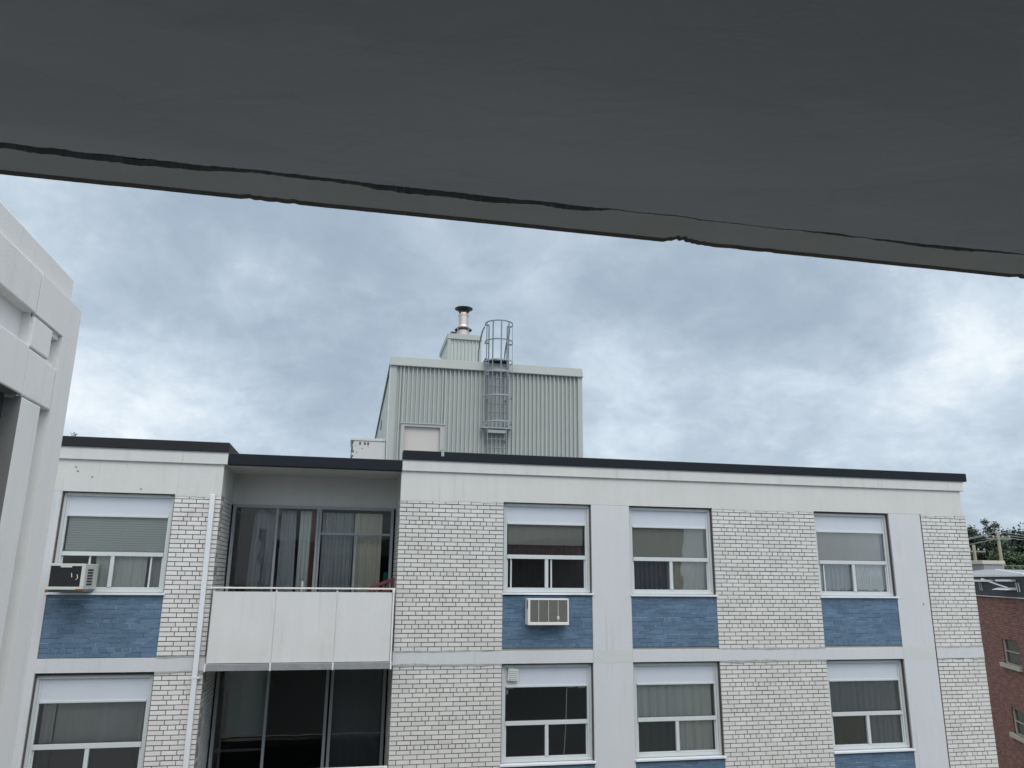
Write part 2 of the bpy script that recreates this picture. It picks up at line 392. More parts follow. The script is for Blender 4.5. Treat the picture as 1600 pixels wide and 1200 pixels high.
# ------------------------------------------------------------------ ground
g_ = MB(); g_.quad((-600, -600, -9.6), (600, -600, -9.6), (600, 600, -9.6), (-600, 600, -9.6)); g_.build('ground', M['grass']); bpy.data.objects['ground']['kind'] = 'structure'
g_ = MB(); g_.quad((-12, 1.0, -9.594), (60, 1.0, -9.594), (60, 12.0, -9.594), (-12, 12.0, -9.594)); o = g_.build('road', M['asphalt']); o['kind'] = 'structure'
g_ = MB(); g_.box(-12, 22, 12.0, 12.6, -9.6, -9.48); o = g_.build('pavement', M['slabgrey']); o['kind'] = 'structure'

# ------------------------------------------------------------------ facing building
D = 12.7
BLD = thing('apartment_building', 'white brick apartment building with black roof edge, blue panels and a recessed balcony', 'apartment building', (3.6, D, -9.6))
CH = .0677
def bricks(u0, u1, ztop, n, fn, joint=.012, jit=.0025, hdr=True, start=0, out_b=None, out_m=None, depth=.010):
    """brick courses built one by one; fn(u, z, depth) -> point (depth grows into the wall)"""
    L = .2125; b = out_b; m = out_m
    wid = u1 - u0
    for i in range(n):
        z1 = ztop - i * CH; z0 = z1 - CH
        cuts = []
        if hdr and i % 6 == 5:
            x = u0 + L * .75
            while x < u1 - L * .8: cuts.append(x); x += L / 2
        else:
            x = u0 + (L * .5 if (i + start) % 2 == 0 else L)
            while x < u1 - L * .3: cuts.append(x); x += L
        ed = [u0] + cuts + [u1]
        for a, c in zip(ed, ed[1:]):
            j = joint / 2; d = random.uniform(-jit, jit)
            a2 = a + (j if a > u0 + 1e-4 else 0) + random.uniform(-.001, .001) * (a > u0 + 1e-4)
            c2 = c - (j if c < u1 - 1e-4 else 0)
            zz0 = z0 + j + random.uniform(-.0015, .0015); zz1 = z1 - j + random.uniform(-.0015, .0015)
            pts = [fn(u, z, dd) for z in (zz0, zz1) for dd in (d, depth + .012) for u in (a2, c2)]
            b.hexa(pts, 0, skip=(2,))
    zb = ztop - n * CH
    m.quad(fn(u0, zb, depth), fn(u1, zb, depth), fn(u1, ztop, depth), fn(u0, ztop, depth))
front = lambda u, z, d: (u, D + d, z)
ZT = [1.212, 1.212 - 2.575, 1.212 - 5.15]           # heads of the storeys
def brick_panel(u0, u1, ztop, n, fn, label=None, name='brick_panel', bm='brick', jm='mortar', **kw):
    b = MB(); m = MB(); bricks(u0, u1, ztop, n, fn, out_b=b, out_m=m, **kw)
    k = len(b.v); b.v += m.v; b.f += [tuple(q + k for q in f) for f in m.f]; b.mi += [1] * len(m.f)
    return b.build(name, [M[bm], M[jm]], BLD, label=label)
bays = [(-7.2, -5.2), (-2.675, -2.0), (.78, 2.50), (6.27, 8.272), (10.505, 11.49)]
wins = [(-4.27, -2.675), (2.50, 4.03), (4.715, 6.27), (8.272, 9.82)]
NF = 35
for k in range(3):
    dzl = 0
    for bi, (a, b_) in enumerate(bays):
        zt = ZT[k] - (.03 if bi < 2 else 0)
        brick_panel(a, b_, zt, NF if k < 2 else 8, front, start=1 if bi in (1, 3) else 0, bm='brick_worn' if bi == 1 else 'brick')
# returns of the recess (left faces +x, right faces -x)
retL = lambda u, z, d: (-2.0 - d, D + u, z)
retR = lambda u, z, d: (.78 + d, 13.9 - u, z)
for k in range(3):
    n = NF if k < 2 else 8
    brick_panel(.0, 1.2, ZT[k] - .03, n, lambda u, z, d: (-2.0 - d, D + u, z))
    b = MB(); m = MB()
    brick_panel(.0, 1.2, ZT[k], n, retR)
# right gable, brick too
brick_panel(0, 3.4, ZT[0], NF, lambda u, z, d: (11.49 - d, D + u, z)); brick_panel(0, 3.4, ZT[1], NF, lambda u, z, d: (11.49 - d, D + u, z))
# blue brick panels below the windows
for k in range(2):
    for wi, (a, b_) in enumerate(wins):
        zt = (-.325 if wi == 0 else -.31) - k * 2.575
        lab = {0: 'large blue painted brick panel below the window at the left end', 1: 'blue painted brick panel with an air conditioner set into it',
               2: 'blue painted brick panel below the middle window', 3: 'blue painted brick panel below the window near the right end'}[wi] if k == 0 else 'blue painted brick panel at the bottom edge of the view'
        n = 13
        if wi == 1 and k == 0:
            # courses are laid round the air conditioner sleeve
            fnb = lambda u, z, d: (u, D + .012 + d, z)
            b = MB(); m = MB()
            brick_panel(a, b_, zt, 12, fnb, lab, 'blue_brick_panel', 'blue_brick', 'blue_joint', joint=.008, jit=.001, depth=.003)
        else:
            brick_panel(a, b_, zt, 12 if wi else 13, lambda u, z, d: (u, D + .012 + d, z), lab, 'blue_brick_panel', 'blue_brick', 'blue_joint', joint=.008, jit=.001, depth=.003, start=k + wi)
# concrete: fascia, columns, belts, hidden lower storeys
c = MB()
TB = D + .30
c.box(-9, -2.0, D, TB, 1.182, 1.67); c.box(.78, 11.43, D, TB, 1.212, 1.67)
c.box(.78, 11.43, TB, TB + .1, 1.0, 1.67)
o = c.build('fascia_wall', M['white'], BLD, label='smooth white concrete band under the roof edge')
c = MB()
c.box(-9, -1.95, D - .035, D + .2, 1.665, 1.853); c.box(.785, 11.50, D - .035, D + .2, 1.673, 1.853)
c.build('cornice', M['white'], BLD, bevel=.006)
c = MB()
for a, b_, zt in ((-9, -7.2, 1.182), (-5.2, -4.27, 1.182), (4.03, 4.715, 1.212), (9.82, 10.485, 1.212)):
    c = MB(); c.box(a, b_, D - .003, TB, -9.6, zt - .003); c.build('column', M['white_low'], BLD)
c = MB()                                           # belts sit flush, a hair proud
for k in range(3):
    z0, z1 = ((-1.163, -1.358), (-3.735, -3.93), (-6.31, -6.5))[k]
    for a, b_, dl in ((-7.2, -5.2, -.05), (-4.27, -1.985, -.05), (.765, 4.028, 0), (4.717, 9.818, 0), (10.487, 11.495, 0)):
        c = MB(); c.box(a, b_, D - .006, TB, z0 + dl, z1 + dl); c.build('belt_course', M['white_low'], BLD, bevel=.004)
# upper concrete on the returns, recess walls, soffit
c = MB()
c.box(-2.1, -2.0, TB, 13.9, 1.182, 1.67); c.box(.78, .88, TB, 13.9, 1.212, 1.67)
c.box(-2.1, .88, 13.9, 14.1, 1.15, 1.67); c.box(-2.2, 1.0, D + .08, 14.1, 1.66, 1.70)
c.build('recess_wall', M['white'], BLD, label='shaded white wall above the balcony doors')
c = MB()
for a, b_ in bays:                                 # masonry backing behind the bricks
    c.box(a, b_, D + .03, TB, -9.6, 1.18)
for a, b_ in wins:
    for k in range(3): c.box(a, b_, D + .03, TB, ZT[k] - 1.57, ZT[k] - 2.53)
    c.box(a, b_, D + .03, TB, -9.6, ZT[2] - 1.5)
c.box(-2.3, -2.03, TB, 14.2, -9.6, 1.18); c.box(.81, 1.1, TB, 14.2, -9.6, 1.21)
c.box(-9, 11.4, 26.0, 26.3, -9.6, 1.67); c.box(11.1, 11.45, TB, 26.0, -9.6, 1.67); c.box(-9, -8.7, TB, 26, -9.6, 1.67)
c.build('backing_wall', M['interior'], BLD)
# patched paint on the columns at slab level, nicks in the paint
for a, b_ in ((4.035, 4.712), (9.825, 10.48)):
    for z in (-1.36, -3.935):
        c = MB(); c.box(a, b_, D - .0045, D, z, z + .20); c.build('paint_patch', M['patch'], BLD)
for q, (x, z) in enumerate([(-4.131, 1.548), (-4.098, 1.485), (-3.886, 1.405), (-3.178, 1.244), (10.344, -.406), (10.35, -.43)]):
    tp, bt = [], []
    for k in range(7):
        a = math.pi * k / 6; tp.append((x - .014 * math.cos(a), D - .0042, z + .010 * math.sin(a) * (1 + .5 * math.sin(k * 3 + q)))); bt.append((x - .014 * math.cos(a), D - .0042, z - .008 * math.sin(a)))
    c = MB(); c.strip(tp, bt); c.build('paint_nick', M['dark_gap'], BLD)
# dark red line beside the last brick bay
c = MB(); c.box(10.486, 10.504, D - .006, D + .02, -9.6, 1.205); c.build('expansion_joint', mat('joint_red_brown', (.10, .055, .055), .9, .3, 8), BLD)
# ragged mortar
def ragged(x0, x1, z, th, amp, y, seed=0):
    r = random.Random(seed); n = int((x1 - x0) / .035); tp = []; bt = []
    a = b = 0
    for i in range(n + 1):
        x = x0 + (x1 - x0) * i / n
        a = a * .8 + r.uniform(-amp, amp) * .6; b = b * .8 + r.uniform(-amp, amp) * .6
        tp.append((x, y, z + th / 2 + a)); bt.append((x, y, z - th / 2 + b))
    return tp, bt
c = MB()
for q, (a, b_) in enumerate(bays[1:]):
    dl = -.05 if q == 0 else 0
    for k in range(2):
        tp, bt = ragged(a, b_, -1.158 - 2.575 * k + dl, .022, .009, D - .009, q * 7 + k); c = MB(); c.strip(tp, bt); c.build('mortar_line', M['smear'], BLD); c = MB()
        tp, bt = ragged(a, b_, -1.366 - 2.575 * k + dl, .026, .012, D - .009, q * 9 + k + 50); c.strip(tp, bt); c.build('mortar_line', M['smear'], BLD)
c = MB()
for q, (a, b_) in enumerate(bays[1:]):
    tp, bt = ragged(a, b_, 1.203 if q else 1.175, .035, .012, D - .005, q + 90); c = MB(); c.strip(tp, bt); c.build('plaster_edge', M['white'], BLD)
# roof cap, roof deck
c = MB()
c.box(-9, -1.945, 12.64, 12.92, 1.855, 2.01); c.box(-1.945 - .28, -1.945, 12.92, 25, 1.855, 2.01)
c.build('roof_edge', M['brown_cap'], BLD, bevel=.008, label='dark brown metal roof edge at the left')
c = MB(); c.box(.785, 11.575, 12.64, 12.92, 1.855, 2.01); c.box(11.29, 11.575, 12.92, 26, 1.855, 2.01)
c.build('roof_edge', M['black_cap'], BLD, bevel=.008, label='long black metal roof edge on the right')
c = MB(); c.box(-1.943, .783, 12.66, 12.92, 1.667, 1.845)
c.build('roof_edge', M['black_cap'], BLD, bevel=.008, label='lower black metal roof edge above the balcony')
c = MB(); c.box(.785, .80, 12.72, 13.0, 1.853, 2.0)
c = MB(); c.box(-9, 11.3, 12.93, 26, 1.70, 1.80); c.build('roof', M['roof_gravel'], BLD)
c = MB(); c.box(-9.0, 11.5, 12.61, 12.64, 1.845, 1.855); c = MB()
for a, b_ in ((-9, -1.947), (.786, 11.52)): c.box(a, b_, 12.652, 12.7, 1.846, 1.8545)
c.build('metal_drip', M['alu_dull'], BLD)
c = MB(); c.bar((1.44, 12.63, 2.05), (1.44, 12.63, 1.93), .05, .012); c.bar((1.44, 12.63, 2.045), (1.44, 12.8, 2.045), .05, .01)
c.build('roof_clip', M['galv_light'], BLD)
# downpipe
c = MB(); c.bar((-2.115, D - .05, 1.19), (-2.07, D - .05, -9.5), .075, .06)
dp = c.build('downpipe', M['sill'], BLD, bevel=.008, label='white square downpipe on the left brick pier')
c = MB()
for z in (-1.5, -4): c = MB(); c.box(-2.15, -2.03, D - .085, D, z, z + .02); c.build('pipe_bracket', M['sill'], dp)

# windows --------------------------------------------------------------
def window(x0, x1, zt, zb, label, split=.5, panel=.33, mull=(.86, .925), sash=(True, True), screens=(), dark_room=False, ex=()):
    f = MB(); y = D + .075
    fw = .05
    # outer frame, two steps
    for (a, b_, z0, z1) in ((x0, x0 + fw, zb, zt), (x1 - fw, x1, zb, zt), (x0 + fw, x1 - fw, zt - .06, zt), (x0 + fw, x1 - fw, zb, zb + .045)):
        f.box(a, b_, y, y + .09, z0, z1)
    i0, i1, it, ib = x0 + fw, x1 - fw, zt - .06, zb + .045
    # inner raised member all the way round
    w2 = .035
    for (a, b_, z0, z1) in ((i0, i0 + w2, ib, it), (i1 - w2, i1, ib, it), (i0 + w2, i1 - w2, ib, ib + .03)):
        f.box(a, b_, y + .02, y + .08, z0, z1)
    p0, p1 = i0 + w2, i1 - w2
    tz = zt - panel
    f.box(p0, p1, y + .008, y + .075, tz - .03, tz)                       # transom under the infill panel
    f.box(p0, p1, y + .005, y + .078, zt - mull[1], zt - mull[0])         # mullion
    xm = p0 + (p1 - p0) * split
    f.box(xm - .028, xm + .028, y + .01, y + .075, ib + .03, zt - mull[1])
    lz0, lz1 = ib + .03, zt - mull[1]
    for s, (a, b_) in enumerate(((p0, xm - .028), (xm + .028, p1))):
        if sash[s]:
            for q in ((a, a + .022) if s == 0 else (b_ - .022, b_), ): f.box(q[0], q[1], y + .035, y + .06, lz0, lz1)
    for xx in ex: f.box(xx - .013, xx + .013, y + .03, y + .062, lz0, lz1)
    fo = f.build('window', M['alu'], BLD, bevel=.004, label=label)
    g = MB(); g.box(x0 + .002, x0 + .014, y - .045, y, zb, zt - .002); g.box(x1 - .014, x1 - .002, y - .045, y, zb, zt - .002); g.box(x0 + .002, x1 - .002, y - .03, y, zt - .014, zt - .002)
    g.box(p0, p1, y + .012, y + .03, zt - mull[0], zt - mull[0] + .006)
    g.build('gasket', M['dark_gap'], fo)
    g = MB(); g.box(p0, p1, y + .03, y + .05, tz + .0, it); g.box(i0, i1, y + .05, y + .06, it - .012, it); g.build('top_panel', M['panelwhite'], fo)
    g = MB(); g.box(p0, p1, y + .045, y + .051, zt - mull[0], tz - .03); g.build('pane', M['glass'], fo)
    for s, (a, b_) in enumerate(((p0, xm - .028), (xm + .028, p1))):
        g = MB(); g.box(a, b_, y + .048, y + .054, lz0, lz1); g.build('pane', M['glass'], fo)
        if s in screens:
            g = MB(); g.box(a, b_, y + .062, y + .064, lz0, lz1); g.build('insect_screen', M['screen'], fo)
    g = MB(); g.box(x0 - .012, x1 + .018, D - .035, y, zb - .035, zb - .004); g.build('sill', M['sill'], fo, bevel=.004)
    # the room behind
    g = MB(); Y0, Y1 = y + .1, y + 1.7
    zc, zf = zt + .02, zb - .5
    g.quad((x0 - .3, Y1, zf), (x1 + .3, Y1, zf), (x1 + .3, Y1, zc), (x0 - .3, Y1, zc)); g.quad((x0 - .3, Y0, zf), (x0 - .3, Y1, zf), (x0 - .3, Y1, zc), (x0 - .3, Y0, zc))
    g.quad((x1 + .3, Y1, zf), (x1 + .3, Y0, zf), (x1 + .3, Y0, zc), (x1 + .3, Y1, zc)); g.quad((x0 - .3, Y0, zc), (x1 + .3, Y0, zc), (x1 + .3, Y1, zc), (x0 - .3, Y1, zc))
    g.quad((x0 - .3, Y1, zf), (x1 + .3, Y1, zf), (x1 + .3, Y0, zf), (x0 - .3, Y0, zf))
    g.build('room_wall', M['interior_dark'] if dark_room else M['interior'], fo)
    return dict(x0=p0, x1=p1, xm=xm, tz=tz - .03, m0=zt - mull[0], m1=lz1, b=lz0, y=y)
WL = window(-4.27, -2.675, 1.182, -.29, 'wide upper left window holding an air conditioner in its lower left pane', panel=.335, mull=(.885, .945), ex=(-3.79, -2.93))
WL2 = window(-4.27, -2.675, -1.433, -2.87, 'wide lower left window with dark panes and curtain edges', screens=(0, 1), panel=.36, mull=(.93, 1.0))
W1 = window(2.50, 4.03, 1.212, -.255, 'upper window above the blue panel with the air conditioner', ex=(2.66, 3.35), screens=(0, 1))
W2 = window(4.715, 6.27, 1.205, -.27, 'upper middle window with a grey blind and a beige curtain')
W3 = window(8.272, 9.82, 1.200, -.28, 'upper window near the right end of the building', ex=(8.45,))
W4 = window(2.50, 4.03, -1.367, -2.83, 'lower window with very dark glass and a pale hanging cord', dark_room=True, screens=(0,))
W5 = window(4.715, 6.27, -1.367, -2.83, 'lower middle window with a pale curtain', screens=(0,))
W6 = window(8.272, 9.82, -1.367, -2.83, 'lower window near the right end with grey curtains', screens=(0,))

def curtain(name, label, cat, x0, x1, z0, z1, y, m, amp=.025, per=.09, seed=0, group=None, taper=0, flat=False, gather=None):
    r = random.Random(seed); n = max(8, int((x1 - x0) / .012)); A = []; B = []; ph = r.random() * 6
    for i in range(n + 1):
        t_ = i / n; x = x0 + (x1 - x0) * t_
        dy = 0 if flat else amp * (math.sin(ph + x / per * 6.28 + 1.3 * math.sin(x * 7)) + .4 * math.sin(x / per * 13 + 1))
        xb = x + taper * (t_ if taper > 0 else 1 - t_)
        A.append((x, y + dy * .4, z1)); B.append((xb, y + dy * .8, z0))
    c = MB(); mid = [((a[0] + b[0]) / 2, (a[1] + b[1]) / 2, (z0 + z1) / 2) for a, b in zip(A, B)]
    c.strip(A, mid); c.strip(mid, B)
    k = len(c.f)
    c.strip([(a[0], a[1] + .004, a[2]) for a in A], [(a[0], a[1] + .004, a[2]) for a in B])
    o = c.build(name, M[m] if isinstance(m, str) else m, None, smooth=True, loc=((x0 + x1) / 2, y, z0 + ZC))
    tag(o, label, cat, group); return o
def blind(label, x0, x1, z0, z1, y, m, slat=.036, group=None):
    t_ = thing('blind', label, 'blind', ((x0 + x1) / 2, y, z0))
    c = MB(); z = z1 - .03
    while z > z0:
        c.quad((x0, y - .008, z - slat * .47), (x1, y - .010, z - slat * .47), (x1, y + .006, z + slat * .47), (x0, y + .006, z + slat * .47)); z -= slat
    c.build('slats', M[m], t_)
    c = MB(); c.box(x0, x1, y - .015, y + .015, z1 - .03, z1); c.build('head_rail', M['alu'], t_)
    return t_
yb = D + .19
GC = 'window coverings seen through the glass'
blind('pale green slatted blind filling the upper left window', -4.17, -2.77, .25, .84, D + .165, 'blind_green', group=GC)
curtain('curtain', 'pale sheer curtain right of the air conditioner in the upper left window', 'curtain', -3.72, -3.0, -.25, .27, yb, 'cur_white', amp=.012, seed=1)
curtain('curtain', 'narrow greyer curtain at the right edge of the upper left window', 'curtain', -2.97, -2.78, -.25, .27, yb + .03, 'cur_grey', amp=.012, seed=2)
curtain('curtain', 'pale curtain edge at the left side of the lower left window', 'curtain', -4.15, -3.98, -2.8, -1.8, yb, 'cur_grey', amp=.02, seed=3)
curtain('curtain', 'grey curtain edge at the right side of the lower left window', 'curtain', -2.90, -2.78, -2.8, -1.8, yb, 'cur_grey', amp=.02, seed=4)
c_ = curtain('roller_blind', 'grey roller blind filling the lower left window', 'blind', -3.98, -2.9, -2.8, -1.79, yb + .05, 'cur_grey', flat=True, seed=5)
curtain('roller_blind', 'warm grey roller blind in the window over the sleeved air conditioner', 'blind', 2.62, 3.93, .52, .86, yb, 'blind_warm', flat=True, seed=6)
curtain('curtain', 'dark red brown cloth below the warm grey roller blind', 'curtain', 2.62, 3.93, -.2, .53, yb + .04, 'blind_red', amp=.02, seed=7)
curtain('roller_blind', 'grey roller blind in the top pane of the middle upper window', 'blind', 4.83, 6.16, .33, .86, yb, 'blind_warm', flat=True, seed=8)
curtain('curtain', 'dark purple curtain in the lower left pane of the middle upper window', 'curtain', 4.83, 5.45, -.2, .33, yb + .04, 'cur_purple', amp=.03, seed=9)
curtain('curtain', 'beige curtain in the lower right pane of the middle upper window', 'curtain', 5.46, 6.15, -.2, .33, yb + .02, 'cur_taupe', amp=.012, seed=10)
curtain('roller_blind', 'grey wrinkled blind in the top pane of the upper right window', 'blind', 8.38, 9.71, .33, .86, yb, 'blind_warm', flat=True, seed=11)
curtain('curtain', 'dark curtain in the lower left pane of the upper right window', 'curtain', 8.38, 9.03, -.2, .33, yb + .04, 'cur_grey', amp=.02, seed=12)
curtain('curtain', 'pale green grey pleated curtain in the lower right pane of the upper right window', 'curtain', 9.05, 9.71, -.2, .33, yb, 'cur_white', amp=.02, per=.05, seed=13)
curtain('curtain', 'pale pleated curtain filling the lower middle window', 'curtain', 4.83, 6.16, -2.8, -1.7, yb, 'cur_white', amp=.03, per=.16, seed=14)
curtain('curtain', 'slate grey curtain filling the lower right window', 'curtain', 8.38, 9.71, -2.8, -1.7, yb, 'cur_dark', amp=.02, per=.12, seed=15)
# cord and torn film in the black window, exhaust louvre
c = MB(); c.tube([(3.62, yb - .03, -1.73), (3.61, yb - .03, -2.1), (3.595, yb - .03, -2.4), (3.565, yb - .03, -2.75)], .008, 6)
tag(c.build('cord', M['sill'], None, loc=(3.6, yb, -2.75 + ZC)), 'pale cord hanging inside the very dark lower window', 'cord')
c = MB()
for a, b_, z0, z1 in ((2.6, 2.72, -1.76, -1.73), (2.6, 2.64, -1.84, -1.76), (3.64, 3.76, -1.75, -1.73), (3.8, 3.93, -1.76, -1.73)):
    tp, bt = ragged(a, b_, (z0 + z1) / 2, z1 - z0, .012, D + .135, int(a * 100)); c.strip(tp, bt)
tag(c.build('torn_film', M['cur_grey'], None, loc=(3.2, D + .135, -1.8 + ZC)), 'torn grey window film left along the top of the very dark lower window', 'film')
c = MB(); fx, fz = 2.70, -1.53
c.box(fx - .085, fx + .085, D + .05, D + .10, fz - .095, fz + .095)
for k in range(5): c.box(fx - .065, fx + .065, D + .042, D + .05, fz - .07 + k * .03, fz - .052 + k * .03)
V = thing('exhaust_vent', 'small square white vent tilted in the top panel of the very dark window', 'vent', (fx, D + .05, fz - .1))
a_ = math.radians(-5); c.xf(lambda x, y, z: (fx + (x - fx) * math.cos(a_) - (z - fz) * math.sin(a_), y, fz + (x - fx) * math.sin(a_) + (z - fz) * math.cos(a_)))
c.build('vent_grille', M['patch'], V, bevel=.012)
c = MB(); c.box(fx - .05, fx + .05, D + .10, D + .11, fz - .05, fz + .05); c.build('vent_duct', M['galv'], V)

# balcony -------------------------------------------------------------
def sliding_door(z_top, low, label):
    y = 13.9; f = MB(); zb = z_top - 2.42
    L, R = -1.97, .75
    f.box(L, L + .05, y - .05, y + .05, zb, z_top); f.box(R - .05, R, y - .05, y + .05, zb, z_top)
    f.box(L + .05, R - .05, y - .05, y + .05, z_top - .05, z_top); f.box(L + .05, R - .05, y - .05, y + .05, zb, zb + .06)
    if not low:
        for x, wd in ((-1.236, .04), (-.555, .045), (-.51, .035)): f.box(x - wd / 2, x + wd / 2, y - .045, y + .04, zb + .06, z_top - .05)
        f.box(-.49, R - .05, y - .04, y + .03, .665, .705); f.box(.09, .125, y - .035, y + .03, zb + .06, .665)
        cells = ((L + .05, -1.256, zb + .06), (-1.216, -.578, zb + .06), (-.49, R - .05, .705), (-.49, .09, zb + .06), (.125, R - .05, zb + .06))
    else:
        for x, wd in ((-1.16, .045), (-.215, .05), (-.135, .05)): f.box(x - wd / 2, x + wd / 2, y - .045, y + .04, zb + .06, z_top - .05)
        f.box(L + .05, -1.19, y + .2, y + .23, zb + 1.05, zb + 1.09)
        cells = ((L + .05, -1.183, zb + .06), (-1.137, -.24, zb + .06), (-.11, R - .05, zb + .06))
    fo = f.build('sliding_door', M['alu_dull'], BLD, bevel=.004, label=label)
    for a, b_, z0 in cells:
        z1 = z_top - .05 if not (not low and z0 < .6 and a > -.5) else .665
        g = MB(); g.box(a, b_, y - .005, y + .002, z0, z1); g.build('pane', M['glass_dark'] if low else M['glass'], fo)
    g = MB(); Y0, Y1 = y + .06, y + 3; 
    for q in (((-2.2, Y1, zb), (1, Y1, zb), (1, Y1, z_top + .05), (-2.2, Y1, z_top + .05)), ((-2.2, Y0, zb), (-2.2, Y1, zb), (-2.2, Y1, z_top + .05), (-2.2, Y0, z_top + .05)),
              ((1, Y1, zb), (1, Y0, zb), (1, Y0, z_top + .05), (1, Y1, z_top + .05)), ((-2.2, Y0, z_top + .05), (1, Y0, z_top + .05), (1, Y1, z_top + .05), (-2.2, Y1, z_top + .05)),
              ((-2.2, Y1, zb), (1, Y1, zb), (1, Y0, zb), (-2.2, Y0, zb))): g.quad(*q)
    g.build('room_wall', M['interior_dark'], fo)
    return fo
sliding_door(1.15, False, 'grey framed balcony doors with curtains behind the glass')
sliding_door(-1.43, True, 'dark lower balcony doors under the balcony slab')
y = 14.06
curtain('curtain', 'dark grey curtain at the left end of the balcony doors', 'curtain', -1.62, -1.27, -1.2, 1.08, y, 'cur_dark', amp=.03, seed=21, taper=-.1)
curtain('curtain', 'slanting pale curtain in the second pane of the balcony doors', 'curtain', -1.18, -.93, -1.2, 1.08, y + .02, 'cur_grey', amp=.02, seed=22, taper=.05)
curtain('curtain', 'white pleated curtain left of the brown board in the balcony doors', 'curtain', -.86, -.66, -1.2, 1.08, y, 'cur_white', amp=.03, per=.06, seed=23)
c = MB(); c.box(-.68, -.56, y + .0, y + .03, -1.2, 1.07); tag(c.build('wooden_board', M['wood_red'], None, loc=(-.6, y, -1.2 + ZC)), 'upright red brown board behind the balcony door glass', 'board')
curtain('curtain', 'grey pleated curtain just right of the thick balcony door post', 'curtain', -.47, .06, -1.2, 1.06, y, 'cur_grey', amp=.03, per=.07, seed=24)
curtain('curtain', 'beige curtain at the right side of the balcony doors', 'curtain', .08, .56, -1.2, 1.06, y, 'cur_beige', amp=.02, per=.13, seed=25)
curtain('roller_blind', 'dark green blind behind the lower left balcony door', 'blind', -1.78, -1.2, -2.55, -1.5, y, mat('green_blind', (.17, .32, .30), .8, .05), flat=True, seed=26)
curtain('roller_blind', 'dark screen behind the right pane of the lower balcony doors', 'blind', -.1, .68, -3.7, -1.5, y + .02, mat('dark_screen', (.17, .20, .21), .8, .1), amp=.03, per=.4, seed=27)
c = MB(); c.box(.62, .74, 14.05, 14.12, -.28, .05, 0); c.xf(lambda x, y, z: (x + .02 * math.sin(z * 9), y, z)); tag(c.build('cloth', M['teal'], None, bevel=.02, loc=(.68, 14.05, -.28 + ZC)), 'teal cloth bundle behind the right edge of the balcony doors', 'cloth')
for k in range(2):
    dz_ = -2.575 * k
    B = BLD
    fl = MB(); fl.box(-1.98, .76, 12.56, 13.86, -1.395 + dz_, -1.30 + dz_); fl.build('balcony_floor', M['slabgrey'], BLD, bevel=.004)
    for q, (a, b_) in enumerate(((-1.955, -1.048), (-1.040, -.137), (-.129, .715))):
        p = MB(); p.box(a, b_, 12.615 + .0015 * q, 12.625 + .0015 * q, -1.292 + dz_, -.265 + dz_); p.build('balcony_panel', M['balcony'], BLD, bevel=.002)
    r = MB(); r.box(-2.0, .76, 12.60, 12.645, -.222 + dz_, -.197 + dz_)
    for x in (-1.95, -1.044, -.133, .735):
        r.box(x - .014, x + .014, 12.628, 12.65, -1.39 + dz_, -.222 + dz_)
    for x in (-1.044, -.133, .735, -1.965): r.box(x - .012, x + .012, 12.545, 12.56, -1.40 + dz_, -1.29 + dz_)
    r.box(.715, .755, 12.598, 12.65, -.27 + dz_, -.215 + dz_)
    r.box(.722, .745, 12.60, 12.65, -1.39 + dz_, -.27 + dz_)
    r.build('balcony_rail', M['rail'], BLD, bevel=.003)
    s_ = MB(); s_.box(-1.975, -1.955, 12.63, 12.66, -1.39 + dz_, -.22 + dz_)
    s_.box(-1.94, -.2, 12.70, 12.72, -1.29 + dz_, -.35 + dz_, 0)
    s_.build('panel_bracket', M['galv'], BLD)

# red chair leaning in the right corner of the balcony
CHR = thing('folding_chair', 'dark red folding chair leaning at the right end of the balcony', 'chair', (.55, 13.3, -1.30))
def chx(x, y, z, a=math.radians(20)):          # lean it against the wall
    dx, dz = x - .55, z + 1.30
    return (.60 + dx * math.cos(a) - dz * 0.0, y + dz * .10, -1.30 + dz + dx * math.sin(a))
for sx in (.33, .77):
    c = MB(); c.bar((sx, 13.25, -1.22), (sx, 13.25, -.10), .03, .03); c.xf(chx); c.build('leg', M['red_dark'], CHR, bevel=.004)
c = MB(); c.box(.33, .77, 13.235, 13.265, -.155, -.10); c.box(.33, .77, 13.235, 13.265, -.30, -.25)
for q in range(5): c.box(.37 + q * .08, .41 + q * .08, 13.243, 13.257, -.25, -.155)
c.xf(chx); c.build('backrest', M['red_plastic'], CHR, bevel=.006)
c = MB(); c.box(.34, .76, 13.14, 13.17, -.72, -.33); c.xf(chx); c.build('seat', M['red_plastic'], CHR, bevel=.01)
for sx in (.31, .79):
    c = MB(); c.bar((sx, 13.08, -.34), (sx, 13.30, -.16), .03, .03); c.xf(chx); c.build('armrest', M['red_plastic'], CHR, bevel=.006)
# small lamp on the balcony (a pale bottle shape by the railing)
c = MB(); c.lathe(-.71, 13.4, [(0, -1.3), (.10, -1.3), (.09, -1.28), (.015, -1.26), (.012, -.28), (.022, -.25), (.018, -.12), (.0, -.10)], 14)
tag(c.build('torch_stick', M['sandstone'], None, smooth=True, loc=(-.71, 13.4, -1.3 + ZC)), 'thin pale stick standing behind the balcony rail before the brown board', 'stick')
PL = thing('potted_plant', 'small yellow green potted plant just above the balcony rail at the left', 'plant', (-1.46, 13.2, -1.3))
c = MB(); c.lathe(-1.46, 13.2, [(0, -1.3), (.13, -1.3), (.17, -.95), (.15, -.95), (.14, -1.0), (0, -1.0)], 18); c.build('pot', M['slabgrey'], PL)
c = MB(); c.tube([(-1.46, 13.2, -1.0), (-1.45, 13.2, -.5), (-1.46, 13.19, -.17)], .009, 5); c.build('stem', M['bark'], PL)
c = MB()
